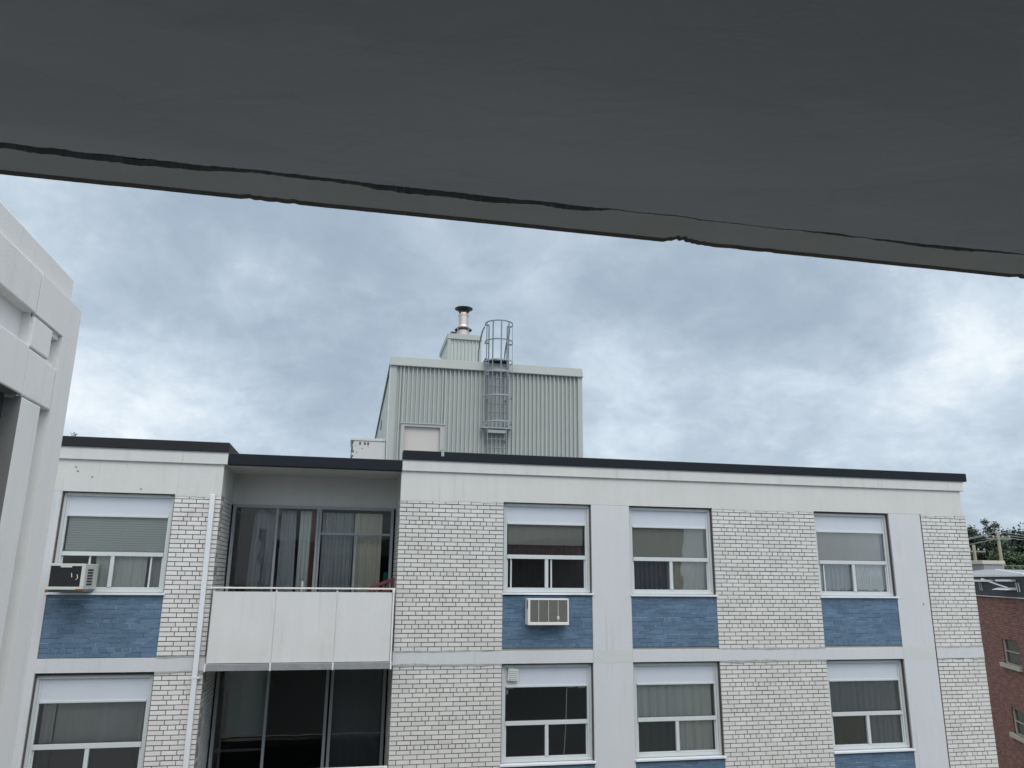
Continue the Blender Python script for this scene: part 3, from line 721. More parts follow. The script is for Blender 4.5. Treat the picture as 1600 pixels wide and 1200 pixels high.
for q in range(60):
    a = random.random() * 6.28; z = random.uniform(-.8, -.14); r0 = .02; r1 = random.uniform(.04, .10) * (1.2 - (z + .8))
    p = Vector((-1.46 + math.cos(a) * r0, 13.2 + math.sin(a) * r0, z)); e = p + Vector((math.cos(a) * r1, math.sin(a) * r1, .03)); s = Vector((-math.sin(a), math.cos(a), .2)) * .018
    mpt = (p + e) / 2; c.quad(p, mpt - s, e, mpt + s)
c.build('foliage', leaf_mat('yellow_green_leaf', (.22, .19, .04)), PL)

# air conditioners ----------------------------------------------------
AC = thing('air_conditioner', 'old air conditioner with dark fins and rusty corner hanging out of the left window', 'air conditioner', (-3.9, 12.4, -.27))
c = MB(); x0, x1, y0, y1, z0, z1 = -4.13, -3.655, 12.22, 12.83, -.245, .115
c.box(x0, x1, y0 + .03, y1, z0, z1); ob = c.build('case', M['ac_case'], AC, bevel=.008)
c = MB(); c.box(x0, x1, y0, y0 + .028, z1 - .035, z1); c.box(x0, x1, y0, y0 + .028, z0, z0 + .04); c.box(x0, x0 + .022, y0, y0 + .028, z0 + .04, z1 - .035); c.box(x1 - .05, x1, y0, y0 + .028, z0 + .04, z1 - .035)
c.box((x0 + x1) / 2 - .09, (x0 + x1) / 2 + .06, y0 - .003, y0 + .02, z1 - .055, z1 - .035); c.build('face_frame', M['ac_case'], AC, bevel=.004)
c = MB(); c.box(x0 + .022, x1 - .05, y0 + .012, y0 + .028, z0 + .04, z1 - .035)
for k in range(13): c.box(x0 + .022, x1 - .05, y0 + .006, y0 + .012, z0 + .052 + k * .021, z0 + .060 + k * .021)
c.build('fins', M['ac_fin'], AC)
c = MB()
for k in range(6): c.box(x1 + .0005, x1 + .004, y0 + .12, y0 + .36, z0 + .06 + k * .04, z0 + .085 + k * .04)
c.build('side_louvre', M['ac_fin'], AC)
c = MB(); c.bar((x1 - .10, y0 + .004, z1 - .15), (x1 - .085, y0 + .004, z1 - .20), .02, .006); c.bar((x1 - .085, y0 + .004, z1 - .20), (x1 - .11, y0 + .004, z1 - .225), .02, .006); c.bar((x1 - .175, y0 + .004, z1 - .13), (x1 - .165, y0 + .004, z1 - .19), .008, .006)
c.build('scratch', M['sill'], AC)
c = MB(); c.box(x1 - .10, x1 - .0, y0 - .002, y0 + .03, z0 - .012, z0 + .012); c.box(x0 - .01, x0 + .02, y0, y0 + .02, z0 - .04, z0 + .0); c.build('rust_patch', M['rust'], AC)
c = MB(); c.box(x0 + .03, x1 - .02, 12.3, 12.72, z0 - .035, z0 - .003); c.build('support', M['galv'], AC, bevel=.004)
AC = thing('air_conditioner', 'white framed air conditioner set into the blue brick panel', 'air conditioner', (3.23, 12.5, -.76))
c = MB(); x0, x1, y0, y1, z0, z1 = 2.885, 3.565, 12.50, 12.86, -.755, -.345
c.box(x0, x1, y0 + .02, y1, z0, z1); c.build('case', M['ac_white'], AC, bevel=.006)
c = MB(); c.box(x0, x1, y0, y0 + .02, z1 - .024, z1); c.box(x0, x1, y0, y0 + .02, z0, z0 + .045); c.box(x0, x0 + .035, y0, y0 + .02, z0 + .045, z1 - .024); c.box(x1 - .024, x1, y0, y0 + .02, z0 + .045, z1 - .024)
c.build('face_frame', M['ac_white'], AC, bevel=.004)
c = MB(); c.box(x0 + .035, x1 - .024, y0 + .012, y0 + .02, z0 + .045, z1 - .024)
z = z0 + .055
while z < z1 - .03: c.box(x0 + .035, x1 - .024, y0 + .007, y0 + .012, z, z + .006); z += .0115
c.build('grille', M['ac_grille'], AC)
c = MB()
for xx in (3.06, 3.225, 3.385): c.box(xx - .004, xx + .004, y0 + .001, y0 + .007, z0 + .045, z1 - .03)
c.box(3.365, 3.405, y0 - .001, y0 + .008, z0 + .09, z0 + .14)
c.build('grille_bar', M['alu'], AC)
c = MB(); c.box(x0 - .001, x0 + .001, y0 + .03, y0 + .1, z0 + .25, z0 + .38); c.build('side_slot', M['dark_gap'], AC)

# plant room on the roof ----------------------------------------------
PY = 19.5
PH = thing('rooftop_plant_room', 'grey green corrugated metal plant room on the roof', 'plant room', (3.4, PY, 1.8))
def corr(u0, u1, z0, z1, fn, pitch=.1135, dep=.06):
    c = MB(); u = u0; pts = []
    while u < u1:
        for q, d in ((0, 0), (.30, 0), (.38, dep), (.90, dep)):
            if u + q * pitch <= u1: pts.append((u + q * pitch, d))
        u += pitch
    pts.append((u1, 0))
    for (a, da), (b_, db) in zip(pts, pts[1:]): c.quad(fn(a, z0, da), fn(b_, z0, db), fn(b_, z1, db), fn(a, z1, da))
    return c
pf = lambda u, z, d: (u, PY + d, z)
c = corr(.93, 1.13, 1.8, 5.33, pf); e = corr(1.13, 2.23, 3.80, 5.33, pf); g2 = corr(2.23, 5.90, 1.8, 5.33, pf)
for q in (e, g2): k = len(c.v); c.v += q.v; c.f += [tuple(i + k for i in f) for f in q.f]; c.mi += q.mi
c.build('siding', M['metal_clad'], PH)
c = corr(0, 11.3, 1.8, 5.33, lambda u, z, d: (.80 + d * .4, PY + 11.3 - u, z), .3); c.build('siding', M['metal_lit_side'], PH)
c = MB(); c.box(.85, 5.9, PY + .12, PY + 11.2, 1.8, 5.3); c.build('inner_wall', M['metal_trim'], PH)
c = MB(); c.box(.785, .93, PY - .012, PY + .045, 1.8, 5.32); c.box(5.86, 5.985, PY - .012, PY + .045, 1.8, 5.32)
c.build('corner_trim', M['metal_trim'], PH)
c = MB(); c.box(.775, .799, PY - .02, PY + .3, 1.8, 5.32); c.build('corner_trim', M['metal_lit_side'], PH)
c = MB(); c.hexa([(.765, PY - .06, 5.325), (6.0, PY - .06, 5.325), (.765, PY + 11.35, 5.325), (6.0, PY + 11.35, 5.325), (.78, PY - .03, 5.555), (5.985, PY - .03, 5.555), (.78, PY + 11.3, 5.555), (5.985, PY + 11.3, 5.555)])
c.box(.755, 6.01, PY - .068, PY + 11.36, 5.312, 5.324)
c.build('roof_edge', M['metal_trim'], PH, bevel=.006)
c = MB(); c.box(.758, .768, PY - .02, PY + 11.3, 5.28, 5.33); c.build('gutter_line', M['flue_dark'], PH)
c = MB(); c.box(.77, .80, PY + 5.0, PY + 5.2, 4.55, 4.85); c.build('side_box', M['galv'], PH)
c = MB(); c.box(1.13, 1.215, PY - .02, PY + .05, 1.8, 3.80); c.box(2.135, 2.235, PY - .02, PY + .05, 1.8, 3.80); c.box(1.215, 2.135, PY - .02, PY + .05, 3.72, 3.80); c.box(1.10, 2.26, PY - .045, PY - .015, 3.79, 3.815)
dr = c.build('door_frame', M['metal_trim'], PH)
c = MB(); c.box(1.215, 2.135, PY + .06, PY + .09, 1.8, 3.72); c.build('door', M['door_pink'], dr)
# equipment box left of it
EB = thing('equipment_box', 'white metal equipment box with peeling paint beside the plant room', 'equipment box', (.33, 19.6, 1.8))
c = MB(); c.box(-.10, .765, 19.55, 20.6, 1.8, 3.30); c.build('body', M['peel'], EB, bevel=.01)
c = MB(); c.box(-.12, .78, 19.53, 20.62, 3.30, 3.37); c.build('lid', M['peel'], EB, bevel=.008)
c = MB(); r = random.Random(3)
for q in range(26):
    z = 1.9 + q * .055; wdt = r.uniform(.015, .075); c.box(-.095, -.095 + wdt, 19.542, 19.55, z, z + r.uniform(.03, .055))
for xx in (.10, .22, .30): c.box(xx, xx + .045, 19.542, 19.55, 3.2, 3.265)
c.build('bare_patch', M['dark_gap'], EB)
c = MB(); c.bar((.52, 19.7, 3.37), (.54, 19.7, 3.5), .025); c.build('pin', M['galv'], EB)

# chimney -------------------------------------------------------------
CM = thing('chimney', 'grey green metal clad chimney box with a stainless flue and black rain cap', 'chimney', (3.13, 22.5, 5.56))
c = corr(2.69, 3.62, 5.56, 7.12, lambda u, z, d: (u, 22.5 + d, z)); c.build('casing', M['metal_clad'], CM)
c = MB(); c.box(2.63, 3.64, 22.54, 24.6, 5.56, 7.1); c.build('casing_core', M['metal_lit_side'], CM)
c = MB(); c.box(2.605, 2.70, 22.485, 22.539, 5.56, 7.12); c.box(3.60, 3.66, 22.485, 22.539, 5.56, 7.12); c.build('corner_trim', M['metal_trim'], CM)
c = MB(); c.box(2.59, 3.675, 22.46, 24.65, 7.10, 7.27); c.build('cap_flashing', M['metal_trim'], CM, bevel=.006)
c = MB(); c.box(2.70, 2.88, 22.5, 22.7, 7.27, 7.34); c.build('vent_box', M['flue_dark'], CM)
c = MB(); c.lathe(3.19, 23.3, [(.20, 7.27), (.20, 7.66)]); c.lathe(3.19, 23.3, [(.17, 7.66), (.17, 7.78), (.155, 7.82), (.155, 8.13), (.175, 8.14), (.175, 8.165), (.155, 8.17), (.15, 8.24), (.13, 8.24), (.13, 8.0)])
fl = c.build('flue', M['stainless'], CM, smooth=False)
c = MB(); c.lathe(3.19, 23.3, [(.21, 7.70), (.275, 7.66), (.28, 7.675), (.21, 7.73)]); c.build('storm_collar', M['flue_dark'], fl)
c = MB(); c.lathe(3.19, 23.3, [(.0, 8.33), (.12, 8.335), (.29, 8.385), (.29, 8.40), (.0, 8.48)])
for a in (.6, 2.2, 3.7, 5.3): c.bar((3.19 + .15 * math.cos(a), 23.3 + .15 * math.sin(a), 8.2), (3.19 + .22 * math.cos(a), 23.3 + .22 * math.sin(a), 8.37), .025)
c.build('rain_cap', M['flue_dark'], fl)

# caged ladder ---------------------------------------------------------
LD = thing('caged_ladder', 'galvanised steel ladder with safety cage on the plant room wall', 'ladder', (3.59, 19.3, 1.8))
LY = 19.32; lx0, lx1 = 3.345, 3.845
for xx in (lx0, lx1):
    c = MB(); c.bar((xx, LY, 1.8), (xx, LY, 6.55), .028, .055)
    c.build('ladder_rail', M['galv'], LD)
z = 2.05
while z < 5.55:
    c = MB(); c.tube([(lx0, LY, z), (lx1, LY, z)], .012, 6); c.build('rung', M['galv'], LD); z += .235
hc = (lx0 + lx1) / 2; hr = .375
def hoop(z, full=False):
    c = MB(); a0, a1 = (math.radians(160), math.radians(380)) if not full else (math.radians(150), math.radians(390))
    pts = [(hc + hr * math.cos(a0 + (a1 - a0) * k / 24), LY - .10 + hr * math.sin(a0 + (a1 - a0) * k / 24), z) for k in range(25)]
    for p, q in zip(pts, pts[1:]): c.bar(p, q, .010, .034)
    c.bar(pts[0], (lx0, LY, z), .012, .045); c.bar(pts[-1], (lx1, LY, z), .012, .045)
    c.build('cage_hoop', M['galv_light'] if z < 5.6 else M['galv'], LD)
for z in (3.86, 4.55, 5.2, 5.50, 6.05, 6.56): hoop(z)
for a in (200, 235, 270, 305, 340):
    a = math.radians(a); px_, py_ = hc + hr * .985 * math.cos(a), LY - .10 + hr * .985 * math.sin(a)
    c = MB(); c.bar((px_, py_, 3.84), (px_, py_, 6.58), .035, .008, ref=(math.cos(a), math.sin(a), 0)); c.build('cage_strap', M['galv'], LD)
c = MB(); c.box(3.18, 4.0, LY - .03, LY + .17, 3.735, 3.77); c.box(lx0, lx1, LY - .02, LY + .1, 3.62, 3.70); c.build('landing_bracket', M['galv_light'], LD)
c = MB()
for k in range(12): c.box(3.27 + k * .055, 3.277 + k * .055, LY - .02, LY + .75, 5.575, 5.61)
for k in range(5): c.box(3.27, 3.88, LY - .02 + k * .18, LY - .01 + k * .18, 5.58, 5.605)
c.box(3.25, 3.27, LY - .05, LY + .78, 5.56, 5.62); c.box(3.88, 3.90, LY - .05, LY + .78, 5.56, 5.62)
c.box(3.28, 3.87, LY, LY + .72, 5.575, 5.58); c.build('step_grating', M['flue_dark'], LD)
for sx in (3.22, 3.97):
    c = MB(); c.tube([(sx if sx < 3.5 else 3.90, LY, 6.5), (sx, LY + .35, 6.48), (sx, LY + .75, 6.3), (sx, LY + .95, 6.05), (sx, LY + .98, 5.56)], .02, 8); c.build('grab_rail', M['galv'], LD)
for z in (2.3, 3.4, 4.5, 5.2):
    c = MB()
    for xx in (lx0, lx1): c.box(xx - .012, xx + .012, LY + .02, PY + .02, z, z + .04)
    c.build('wall_bracket', M['galv'], LD)

# weed on the left roof edge
WD = MB()
for q in range(7):
    a = random.uniform(-1.1, 1.1); L = random.uniform(.03, .10); p = Vector((-4.25 + random.uniform(-.03, .03), 12.78, 2.01)); e = p + Vector((math.sin(a) * L * .8, random.uniform(-.03, .03), L)); s = Vector((.003, 0, 0)); WD.quad(p - s, p + s, e + s, e - s)
    if q % 2: WD.quad(e, e + Vector((.02, 0, .008)), e + Vector((.035, 0, -.008)), e + Vector((.015, 0, -.01)))
tag(WD.build('weed', M['leaf_mid'], None, loc=(-4.25, 12.78, 2.01 + ZC)), 'tiny weed growing on the left roof edge beside the white wing', 'weed')

# ------------------------------------------------------------------ white wing at the left
X = -2.333; yE = 6.76
WG = thing('building_wing', 'white stuccoed building wing with stepped relief at the left', 'building wing', (X - 3, 2, -9.6))
c = MB(); c.box(-9, X - .16, -3, yE - .001, -9.6, 2.12); c.build('core_wall', M['wing'], WG)
bx = lambda y0, y1, z0, z1, d=0.0, nm='wall_block': None
def blk(name, items, m='wing', bevel=.010):
    c = MB()
    for (y0, y1, z0, z1, d) in items: c.box(X - .165, X - d, y0, y1, z0, z1)
    return c.build(name, M[m], WG, bevel=bevel)
blk('top_beam', [(-3, 5.882, 1.822, 2.14, 0)]); blk('top_beam', [(5.892, yE, 1.822, 2.14, 0)], bevel=.002)
blk('outer_pier', [(6.435, yE, -9.6, 1.822, 0)], bevel=0)
blk('relief_block', [(5.882, 6.235, 1.572, 1.80, 0)]); blk('relief_block', [(5.892, 6.235, 1.215, 1.560, .002)]); blk('relief_block', [(6.245, 6.427, 1.215, 1.545, .004)])
blk('spandrel', [(-3, 5.880, 1.215, 1.575, 0)])
blk('inner_pier', [(5.885, 6.235, -9.6, 1.203, 0)])
blk('recess_band', [(-3, 5.9, 1.57, 1.825, .085), (6.23, 6.44, -9.6, 1.83, .075), (5.88, 6.25, 1.19, 1.23, .05), (5.87, 5.9, 1.2, 1.83, .03), (6.22, 6.26, 1.2, 1.82, .03), (5.88, 6.43, 1.78, 1.83, .03), (5.88, 6.4, 1.55, 1.58, .03)], bevel=0)
c = MB(); c.box(-9, X - .035, -3, 6.59, 2.121, 2.355); c.build('parapet', M['wing'], WG, bevel=.012)
c = MB(); c.box(X - .162, X - .15, 4.0, 5.88, -1.0, 1.215)
wf = MB()
for a, b_, z0, z1 in ((4.0, 5.88, 1.16, 1.215), (4.0, 5.88, -1.0, -.94), (4.0, 4.05, -.94, 1.16), (5.80, 5.88, -.94, 1.16), (4.9, 4.95, -.94, 1.16)): wf.box(X - .162, X - .11, a, b_, z0, z1)
wfo = wf.build('window', mat('dark_frame', (.05, .055, .06), .5), WG)
c = MB(); c.box(X - .158, X - .15, 4.05, 5.80, -.94, 1.16); c.build('pane', mat('black_window_glass', (.01, .014, .02), .08, .1, spec=.8), wfo)
c = MB(); c.box(X - .165, X - .001, 5.8805, 5.8845, -1.0, 1.205); c.box(X - .11, X - .01, 4.0, 5.88, 1.2145, 1.2149)
c.build('window_reveal', mat('grey_reveal', (.22, .22, .215), .9, .1, 6, .08, 60), wfo)  # thin reveal sheets, darker than the wing wall
c = MB(); c.box(X - .165, X - .0, -3, 3.99, -9.6, 1.2149); c.box(X - .165, X, 4.0, 5.88, -9.6, -1.01); c.build('lower_wall', M['wing'], WG)

# ------------------------------------------------------------------ the camera's own balcony: slab overhead, wall behind, floor and guard below
OB = thing('overhead_balcony_slab', 'dark underside of a concrete balcony slab with a ragged crack near its edge', 'balcony slab', (2, 1.2, .9))
c = MB(); n = 260; X0_, X1_ = X + .0, 8.0
rnd = random.Random(11)
def edgejit(x):
    return 0
c.box(X0_, X1_, -1.2, 1.664, .902, 1.10)
c.build('soffit', M['concrete_soffit'], OB)
# outer strip with a ragged groove on its inner side
xs = [X0_ + (X1_ - X0_) * i / 2400 for i in range(2401)]
a = b = 0; inn = []; outg = []
for i, x in enumerate(xs):
    a = a * .965 + rnd.uniform(-1, 1) * .0013; b = b * .93 + rnd.uniform(-1, 1) * .0016
    t_ = max(0, min(1, (x + .8) / 2.9))
    wgr = .030 * (1 - t_) + .006 * t_
    wgr *= .55 + .9 * abs(math.sin(x * 2.3 + .6)) * (.6 + .4 * math.sin(x * 9))
    if x > .45: wgr *= max(.05, min(1.2, .5 + 1.1 * math.sin(x * 5.1) + .6 * math.sin(x * 17)))
    inn.append(1.676 + a + rnd.uniform(-.0010, .0010)); outg.append(1.676 + max(.0008, wgr + b) + .0012 + rnd.uniform(-.0010, .0010) + a * .7)
c = MB(); c.strip([(x, inn[i], .9) for i, x in enumerate(xs)], [(x, -1.19, .9) for x in xs])
c.strip([(x, inn[i], .915) for i, x in enumerate(xs)], [(x, inn[i], .9) for i, x in enumerate(xs)])
c.build('soffit_skin', M['concrete_soffit'], OB)
chips = [(.827, .034, .026), (.86, .03, .012), (.90, .05, .006), (-.292, .016, .008), (-.262, .014, .005), (-.225, .02, .004), (-.185, .014, .005), (1.0, .05, .003), (1.106, .02, .005), (1.928, .02, .010)]
ey = []
a = 0
for x in xs:
    a = a * .95 + rnd.uniform(-1, 1) * .0003
    e = 1.822 + a
    for cx_, cw, cd in chips:
        q = abs(x - cx_) / cw
        if q < 1: e -= cd * (1 - q ** 1.5) * (.8 + .2 * math.sin(x * 300))
    ey.append(e)
c = MB(); c.strip([(x, ey[i] - .024, .897) for i, x in enumerate(xs)], [(x, outg[i], .899) for i, x in enumerate(xs)])
c.strip([(x, outg[i], .899) for i, x in enumerate(xs)], [(x, outg[i], .915) for i, x in enumerate(xs)])
c.build('soffit_edge_strip', M['soffit_edge'], OB)
c = MB()
c.strip([(x, ey[i] - .008, .893) for i, x in enumerate(xs)], [(x, ey[i] - .024, .897) for i, x in enumerate(xs)])
c.strip([(x, ey[i], .901) for i, x in enumerate(xs)], [(x, ey[i] - .008, .893) for i, x in enumerate(xs)])
c.strip([(x, ey[i], 1.10) for i, x in enumerate(xs)], [(x, ey[i], .901) for i, x in enumerate(xs)])
c.strip([(x, 1.6, 1.10) for i, x in enumerate(xs)], [(x, ey[i], 1.10) for i, x in enumerate(xs)])
c.build('drip_edge', M['drip'], OB)
c = MB(); c.box(X0_, X1_, 1.6645, 1.80, .915, .93); c.build('crack_filling', M['crack'], OB)
RB = thing('rear_wall', 'wall and glazed doors behind the viewer', 'wall', (2, -1.1, -9.6))
c = MB(); c.box(X, 12, -1.5, -1.2, -9.6, 3.0); c.build('wall', M['shade_wall'], RB)
c = MB(); c.box(-1.2, 2.2, -1.2, -1.17, -1.5, .7); c.build('door', M['interior_dark'], RB)
FB = thing('near_balcony', 'floor slab and unseen open guard of the balcony the view is taken from', 'balcony', (2, 1, -1.6))
c = MB(); c.box(X, 8, -1.2, 1.78, -1.75, -1.55); c.build('balcony_floor', M['slabgrey'], FB)
for k in range(50): c = MB(); c.box(X + .05 + k * .2, X + .065 + k * .2, 1.705, 1.72, -1.55, -.60); c.build('baluster', M['rail'], FB)  # unseen open bars in place of a panel, to let light reach the soffit
c = MB(); c.box(X, 8, 1.69, 1.74, -.60, -.56); c.build('balcony_rail', M['rail'], FB)

# ------------------------------------------------------------------ red brick building at the right
dd = Vector((.475, 1, 0)).normalized(); nn_ = Vector((-1, .475, 0)).normalized(); P0 = Vector((27.6, 29, 0))
def rb(s, n, z): p = P0 + dd * s + nn_ * n; return (p.x, p.y, z)
RBB = thing('brick_building', 'dark red brick building with low grey roof behind the right corner', 'brick building', (30, 29, -9.6))
def uvbox(o):
    me = o.data; uv = me.uv_layers.new(name='UVMap'); og = ORG[o.name]
    for p in me.polygons:
        for li in p.loop_indices:
            v = Vector(me.vertices[me.loops[li].vertex_index].co) + Vector((og.x, og.y, og.z - ZC)) - P0
            s = v.dot(dd) if abs(p.normal.dot(nn_)) > .5 else v.dot(nn_)
            uv.data[li].uv = (s, v.z + 20)
c = MB(); ww = [(-.90, .92, -2.37, -3.40), (-.72, 1.0, -5.18, -6.22), (-5.2, -3.4, -2.37, -3.40), (-5.2, -3.4, -5.18, -6.22)]
# wall with real window openings: vertical slices
def slices(s0, s1, holes):
    zs = sorted(holes, key=lambda h: -h[2]); zt = -.66
    for (a, b_, z1, z0) in zs: c.box(s0, s1, -.35, 0, z1, zt); zt = z0
    c.box(s0, s1, -.35, 0, -9.6, zt)
slices(-14, -5.2, []); slices(-5.2, -3.4, ww[2:]); slices(-3.4, -.90, []); slices(-.90, .92, ww[:1] + [(-.9, .92, -5.18, -6.22)]); slices(.92, 9, [])
c.xf(rb); ow = c.build('wall', M['red_brick'], RBB); uvbox(ow)
c = MB(); c.box(-14, 9, -9, -.36, -9.6, .15); c.xf(rb); c.build('inner_wall', M['interior_dark'], RBB)
for (a, b_, z1, z0) in [(-.9, .92, -2.37, -3.40), (-.9, .92, -5.18, -6.22), (-5.2, -3.4, -2.37, -3.40), (-5.2, -3.4, -5.18, -6.22)]:
    c = MB()
    for q in ((a, a + .06, z0, z1), (b_ - .10, b_, z0, z1), (a + .06, b_ - .10, z1 - .035, z1), (a + .06, b_ - .10, z0, z0 + .03), (a + .06, b_ - .10, (z0 + z1) / 2 - .015, (z0 + z1) / 2 + .015)): c.box(q[0], q[1], -.14, -.06, q[2], q[3])
    c.xf(rb); f = c.build('window', M['sandstone'], RBB)
    c = MB(); c.box(a + .07, b_ - .07, -.12, -.11, z0 + .06, z1 - .06); c.xf(rb); c.build('pane', mat('brick_window_glass', (.035, .04, .045), .1, .1, spec=.6), f)
    c = MB(); c.box(a - .12, b_ + .35, -.1, .10, z0 - .17, z0); c.xf(rb); c.build('sill', M['sandstone'], f)
c = MB(); c.box(-14.1, 9.1, -.2, .08, -.655, .20); c.xf(rb); c.build('fascia', M['dark_fascia'], RBB)
c = MB(); c.box(-14.2, 9.2, -.1, .22, .20, .255); c.box(-14, 9, .081, .10, -.66, -.63); c.xf(rb); c.build('gutter', M['white_metal'], RBB)
c = MB()                                            # low hipped roof
p = [rb(-3.2, .2, .26), rb(9.2, .2, .26), rb(9.2, -6, .26), rb(-2.6, -6, .26)]; t1 = rb(7.3, -2.2, .58); t2 = rb(9.2, -2.2, .62)
c.quad(p[0], p[1], t2, t1); c.quad(p[3], p[0], t1, t1); c.quad(p[2], p[3], t1, t2)
c.build('roof', M['roof_mem'], RBB)
c = MB(); c.bar(rb(-3.2, .2, .27), t1, .08, .06); c.bar(t1, rb(-2.6, -6, .27), .10, .06); c.build('roof_trim', M['white_metal'], RBB)
c = MB(); c.bar(rb(1.6, .26, .10), rb(-1.4, .26, -.25), .05, .05); c.xf(lambda x, y, z: (x, y, z)); 
q0 = [rb(s, n, z) for s, n, z in ((-1.9, .12, -.33), (-.2, .12, -.33), (-.2, .5, -.33), (-1.9, .5, -.33))]
c.hexa([rb(-1.9, .12, -.34), rb(-.1, .12, -.34), rb(-1.9, .45, -.34), rb(-.1, .45, -.34), rb(-1.9, .12, -.24), rb(-.1, .12, -.24), rb(-1.9, .2, -.26), rb(-.1, .2, -.26)])
c.hexa([rb(.6, .09, -.02), rb(3.2, .09, -.02), rb(.6, .3, -.02), rb(3.2, .3, -.02), rb(.6, .09, .07), rb(3.2, .09, .07), rb(.6, .3, .07), rb(3.2, .3, .07)])
c.hexa([rb(-1.9, .09, .0), rb(-.2, .09, .0), rb(-1.9, .3, .0), rb(-.2, .3, .0), rb(-1.9, .09, .08), rb(-.2, .09, .08), rb(-1.9, .3, .08), rb(-.2, .3, .08)])
for s in (2.45, 2.2, -1.95, -2.2): c.bar(rb(s, .12, -.05), rb(s - .08, .12, -.40), .03, .03)
c.build('flashing', M['white_metal'], RBB)
BK = thing('roof_block', 'pale stucco block with a cap on the far grey roof', 'chimney block', (34.5, 36, .3))
c = MB(); c.box(33.3, 34.5, 36, 38.5, .2, .90); c.build('block_wall', M['lilac_block'], BK)
c = MB(); c.box(33.2, 34.62, 35.93, 38.6, .89, 1.08); c.build('block_cap', M['sandstone'], BK, bevel=.02)

# ------------------------------------------------------------------ utility poles and lines
def pole(x, y, top, label, arm=1.0, axis=0.0):
    P = thing('utility_pole', label, 'utility pole', (x, y, -9.6), 'utility poles beyond the brick building')
    c = MB(); c.tube([(x, y, -9.6), (x, y, top)], .135, 10, r1=.10); c.build('pole', M['pole_wood'], P, smooth=True)
    ax, ay = math.cos(axis), math.sin(axis)
    c = MB(); c.bar((x - ax * arm, y - ay * arm, top - .45), (x + ax * arm, y + ay * arm, top - .45), .10, .10); c.build('crossarm', M['pole_wood'], P)
    for k in (-.95, -.4, .4, .95):
        c = MB(); c.lathe(x + ax * arm * k, y + ay * arm * k, [(.0, top - .40), (.05, top - .40), (.07, top - .32), (.04, top - .25), (.0, top - .22)], 10); c.build('insulator', M['wire'], P)
    return P
pole(43.08, 45, 3.25, 'tall wooden utility pole with a long crossarm behind the grey roof', .95)
pole(41.5, 45.5, 2.40, 'shorter wooden utility pole close to the white brick corner', .85)
pole(20, 52, 3.0, 'utility pole hidden behind the apartment building'); pole(76, 36, 3.4, 'utility pole beyond the right edge of the view')
def wire(a, b, sag, label, r=.016):
    c = MB(); a = Vector(a); b = Vector(b); pts = []
    for k in range(25):
        t_ = k / 24; p = a.lerp(b, t_); p.z -= sag * 4 * t_ * (1 - t_); pts.append(p)
    c.tube(pts, r, 5); o = c.build('power_line', M['wire'], None, loc=(a.x, a.y, a.z + ZC)); tag(o, label, 'power line', 'power lines between the poles')
lb = ['topmost power line, running over the top of the tall pole', 'power line on the left end of the tall pole crossarm', 'power line on the right end of the tall pole crossarm', 'power line at the shorter pole crossarm', 'lowest thin cable crossing in front of the green tree']
for (dx, z) , l_ in zip(((0, 3.27), (-.9, 3.02), (.9, 3.02)), lb[:3]):
    wire((43.08 + dx, 45, z), (20 + dx, 52, 2.6 if dx else 2.95), 1.4, l_ + ' towards the left'); wire((43.08 + dx, 45, z), (76 + dx, 36, 3.3 if dx else 3.4), 1.2, l_ + ' towards the right')
wire((41.2, 45.5, 2.2), (20.5, 52, 2.4), .8, lb[3]); wire((20, 51, 1.35), (76, 40, 1.35), .3, lb[4])

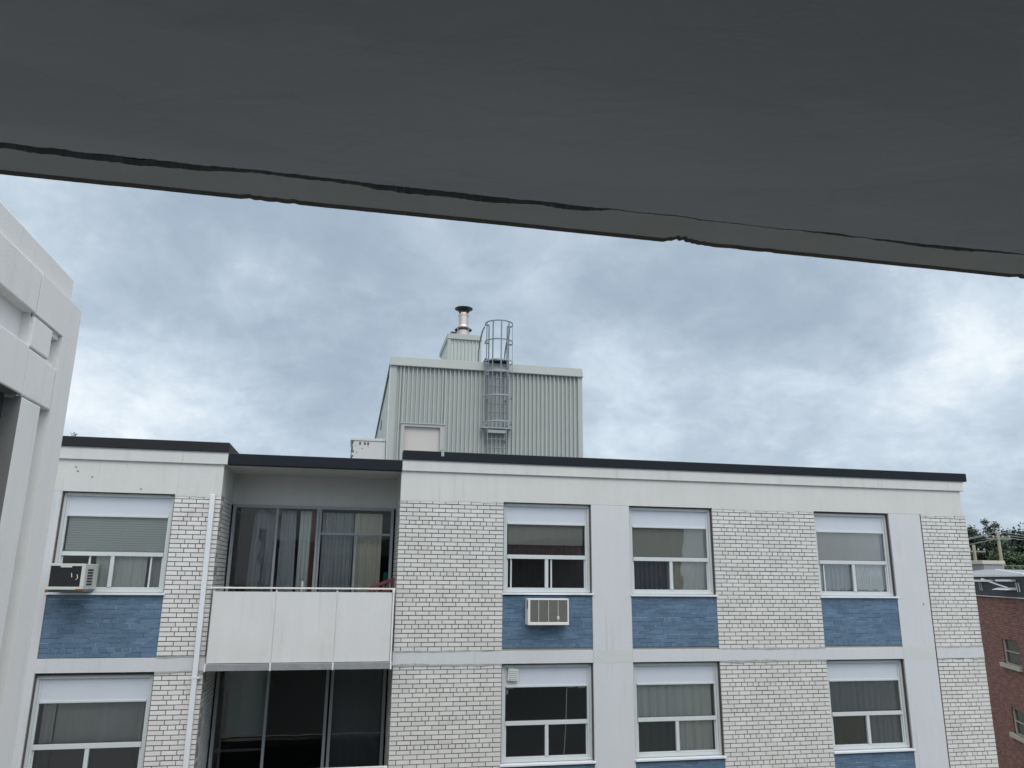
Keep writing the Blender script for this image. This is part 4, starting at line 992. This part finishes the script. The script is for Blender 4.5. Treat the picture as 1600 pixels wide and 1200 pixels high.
# ------------------------------------------------------------------ trees
def tree(x, y, h, rad, label, lm, kind='round', n=3200, leaf=.22, base=-9.6, seed=0, cat='tree'):
    r = random.Random(seed)
    T = thing('tree', label, cat, (x, y, base), 'trees beyond the brick building')
    H = h - base
    c = MB(); pts = [(x + r.uniform(-.1, .1) * k, y, base + H * .8 * k / 5) for k in range(6)]
    c.tube(pts, .035 * H * .6, 8, r1=.06)
    lobes = []
    for q in range(34 if kind != 'spindly' else 20):
        if kind == 'conifer':
            t_ = r.uniform(.15, 1) ; R = rad * (1.15 - t_) * r.uniform(.5, 1); a = r.random() * 6.28
            lobes.append((x + math.cos(a) * R * .75, y + math.sin(a) * R * .75, base + H * t_ - .6, .28 * rad * (1.5 - t_), .2 * rad * (1.5 - t_)))
        elif kind == 'spindly':
            t_ = .5 + .5 * q / 20; a = q * 2.4; R = rad * r.uniform(.1, .9) * (1.3 - t_)
            lobes.append((x + math.cos(a) * R, y + math.sin(a) * R, base + H * t_ - .3, .32 * rad * (1.35 - t_ * .9), .22 * rad * (1.2 - t_ * .6)))
        else:
            a = r.random() * 6.28; t_ = r.uniform(.35, .93); R = rad * math.sqrt(max(.05, 1 - ((t_ - .62) / .42) ** 2)) * r.uniform(.3, .8)
            lobes.append((x + math.cos(a) * R, y + math.sin(a) * R, base + H * t_, rad * r.uniform(.20, .40), rad * r.uniform(.15, .30)))
    for l_ in lobes: c.tube([(x, y, max(base + 1, l_[2] - 1.2)), (l_[0], l_[1], l_[2])], .09, 5, r1=.02)
    c.build('trunk', M['bark'], T, smooth=True)
    if kind == 'conifer': lobes.append((x, y, h - .8, .25 * rad, .8))
    c = MB(); tot = sum(l_[3] ** 2 for l_ in lobes)
    for l_ in lobes:
        for k in range(int(n * l_[3] ** 2 / tot)):
            v = Vector((r.gauss(0, 1), r.gauss(0, 1), r.gauss(0, 1))).normalized() * (r.random() ** .5) * r.choice((1, 1, 1.1, 1.3, 1.6))
            p = Vector((l_[0] + v.x * l_[3], l_[1] + v.y * l_[3], l_[2] + v.z * l_[4]))
            s = leaf * r.uniform(.5, 1.3)
            e1 = Vector((r.gauss(0, 1), r.gauss(0, 1), r.gauss(0, .6))).normalized() * s; e2 = e1.cross(Vector((r.gauss(0, 1), r.gauss(0, 1), r.gauss(0, 1)))).normalized() * s * .55
            c.quad(p - e1, p - e2, p + e1, p + e2)
    c.build('crown', M[lm], T)
tree(64.3, 70, 6.6, 3.0, 'dark dense tree nearest the white brick corner', 'leaf_dark', n=20000, leaf=.15, seed=1)
tree(67.3, 71, 6.9, 2.6, 'spindly treetop with open branches behind the tall pole', 'leaf_spindly', 'spindly', n=5200, leaf=.13, seed=2)
tree(71.6, 70, 7.4, 3.6, 'dark spreading tree at the right edge of the photo', 'leaf_dark', n=20000, leaf=.15, seed=3)
tree(54.4, 56, 3.1, 2.3, 'bright green rounded tree behind the poles', 'leaf_mid', n=10000, leaf=.13, seed=4)
tree(57.6, 57, 1.7, 2.2, 'low green tree right of the pale roof block', 'leaf_mid', n=8000, leaf=.14, seed=5)
tree(72.2, 78, 6.3, 3.8, 'dark tree filling in behind the spindly treetop', 'leaf_dark', n=24000, leaf=.17, seed=6)
tree(76.2, 79, 6.4, 3.6, 'dark tree between the spindly treetop and the tree at the right edge', 'leaf_dark', n=16000, leaf=.17, seed=16)
tree(51.3, 57, 1.6, 2.0, 'dark low tree beside the shorter pole', 'leaf_dark', n=7000, leaf=.16, seed=7)
tree(80, 68, 7.0, 5.0, 'tall tree beyond the right edge of the view', 'leaf_dark', n=5000, seed=9)
tree(59, 72, 5.6, 4.0, 'dark tree hidden behind the apartment building corner', 'leaf_dark', n=6000, seed=10)
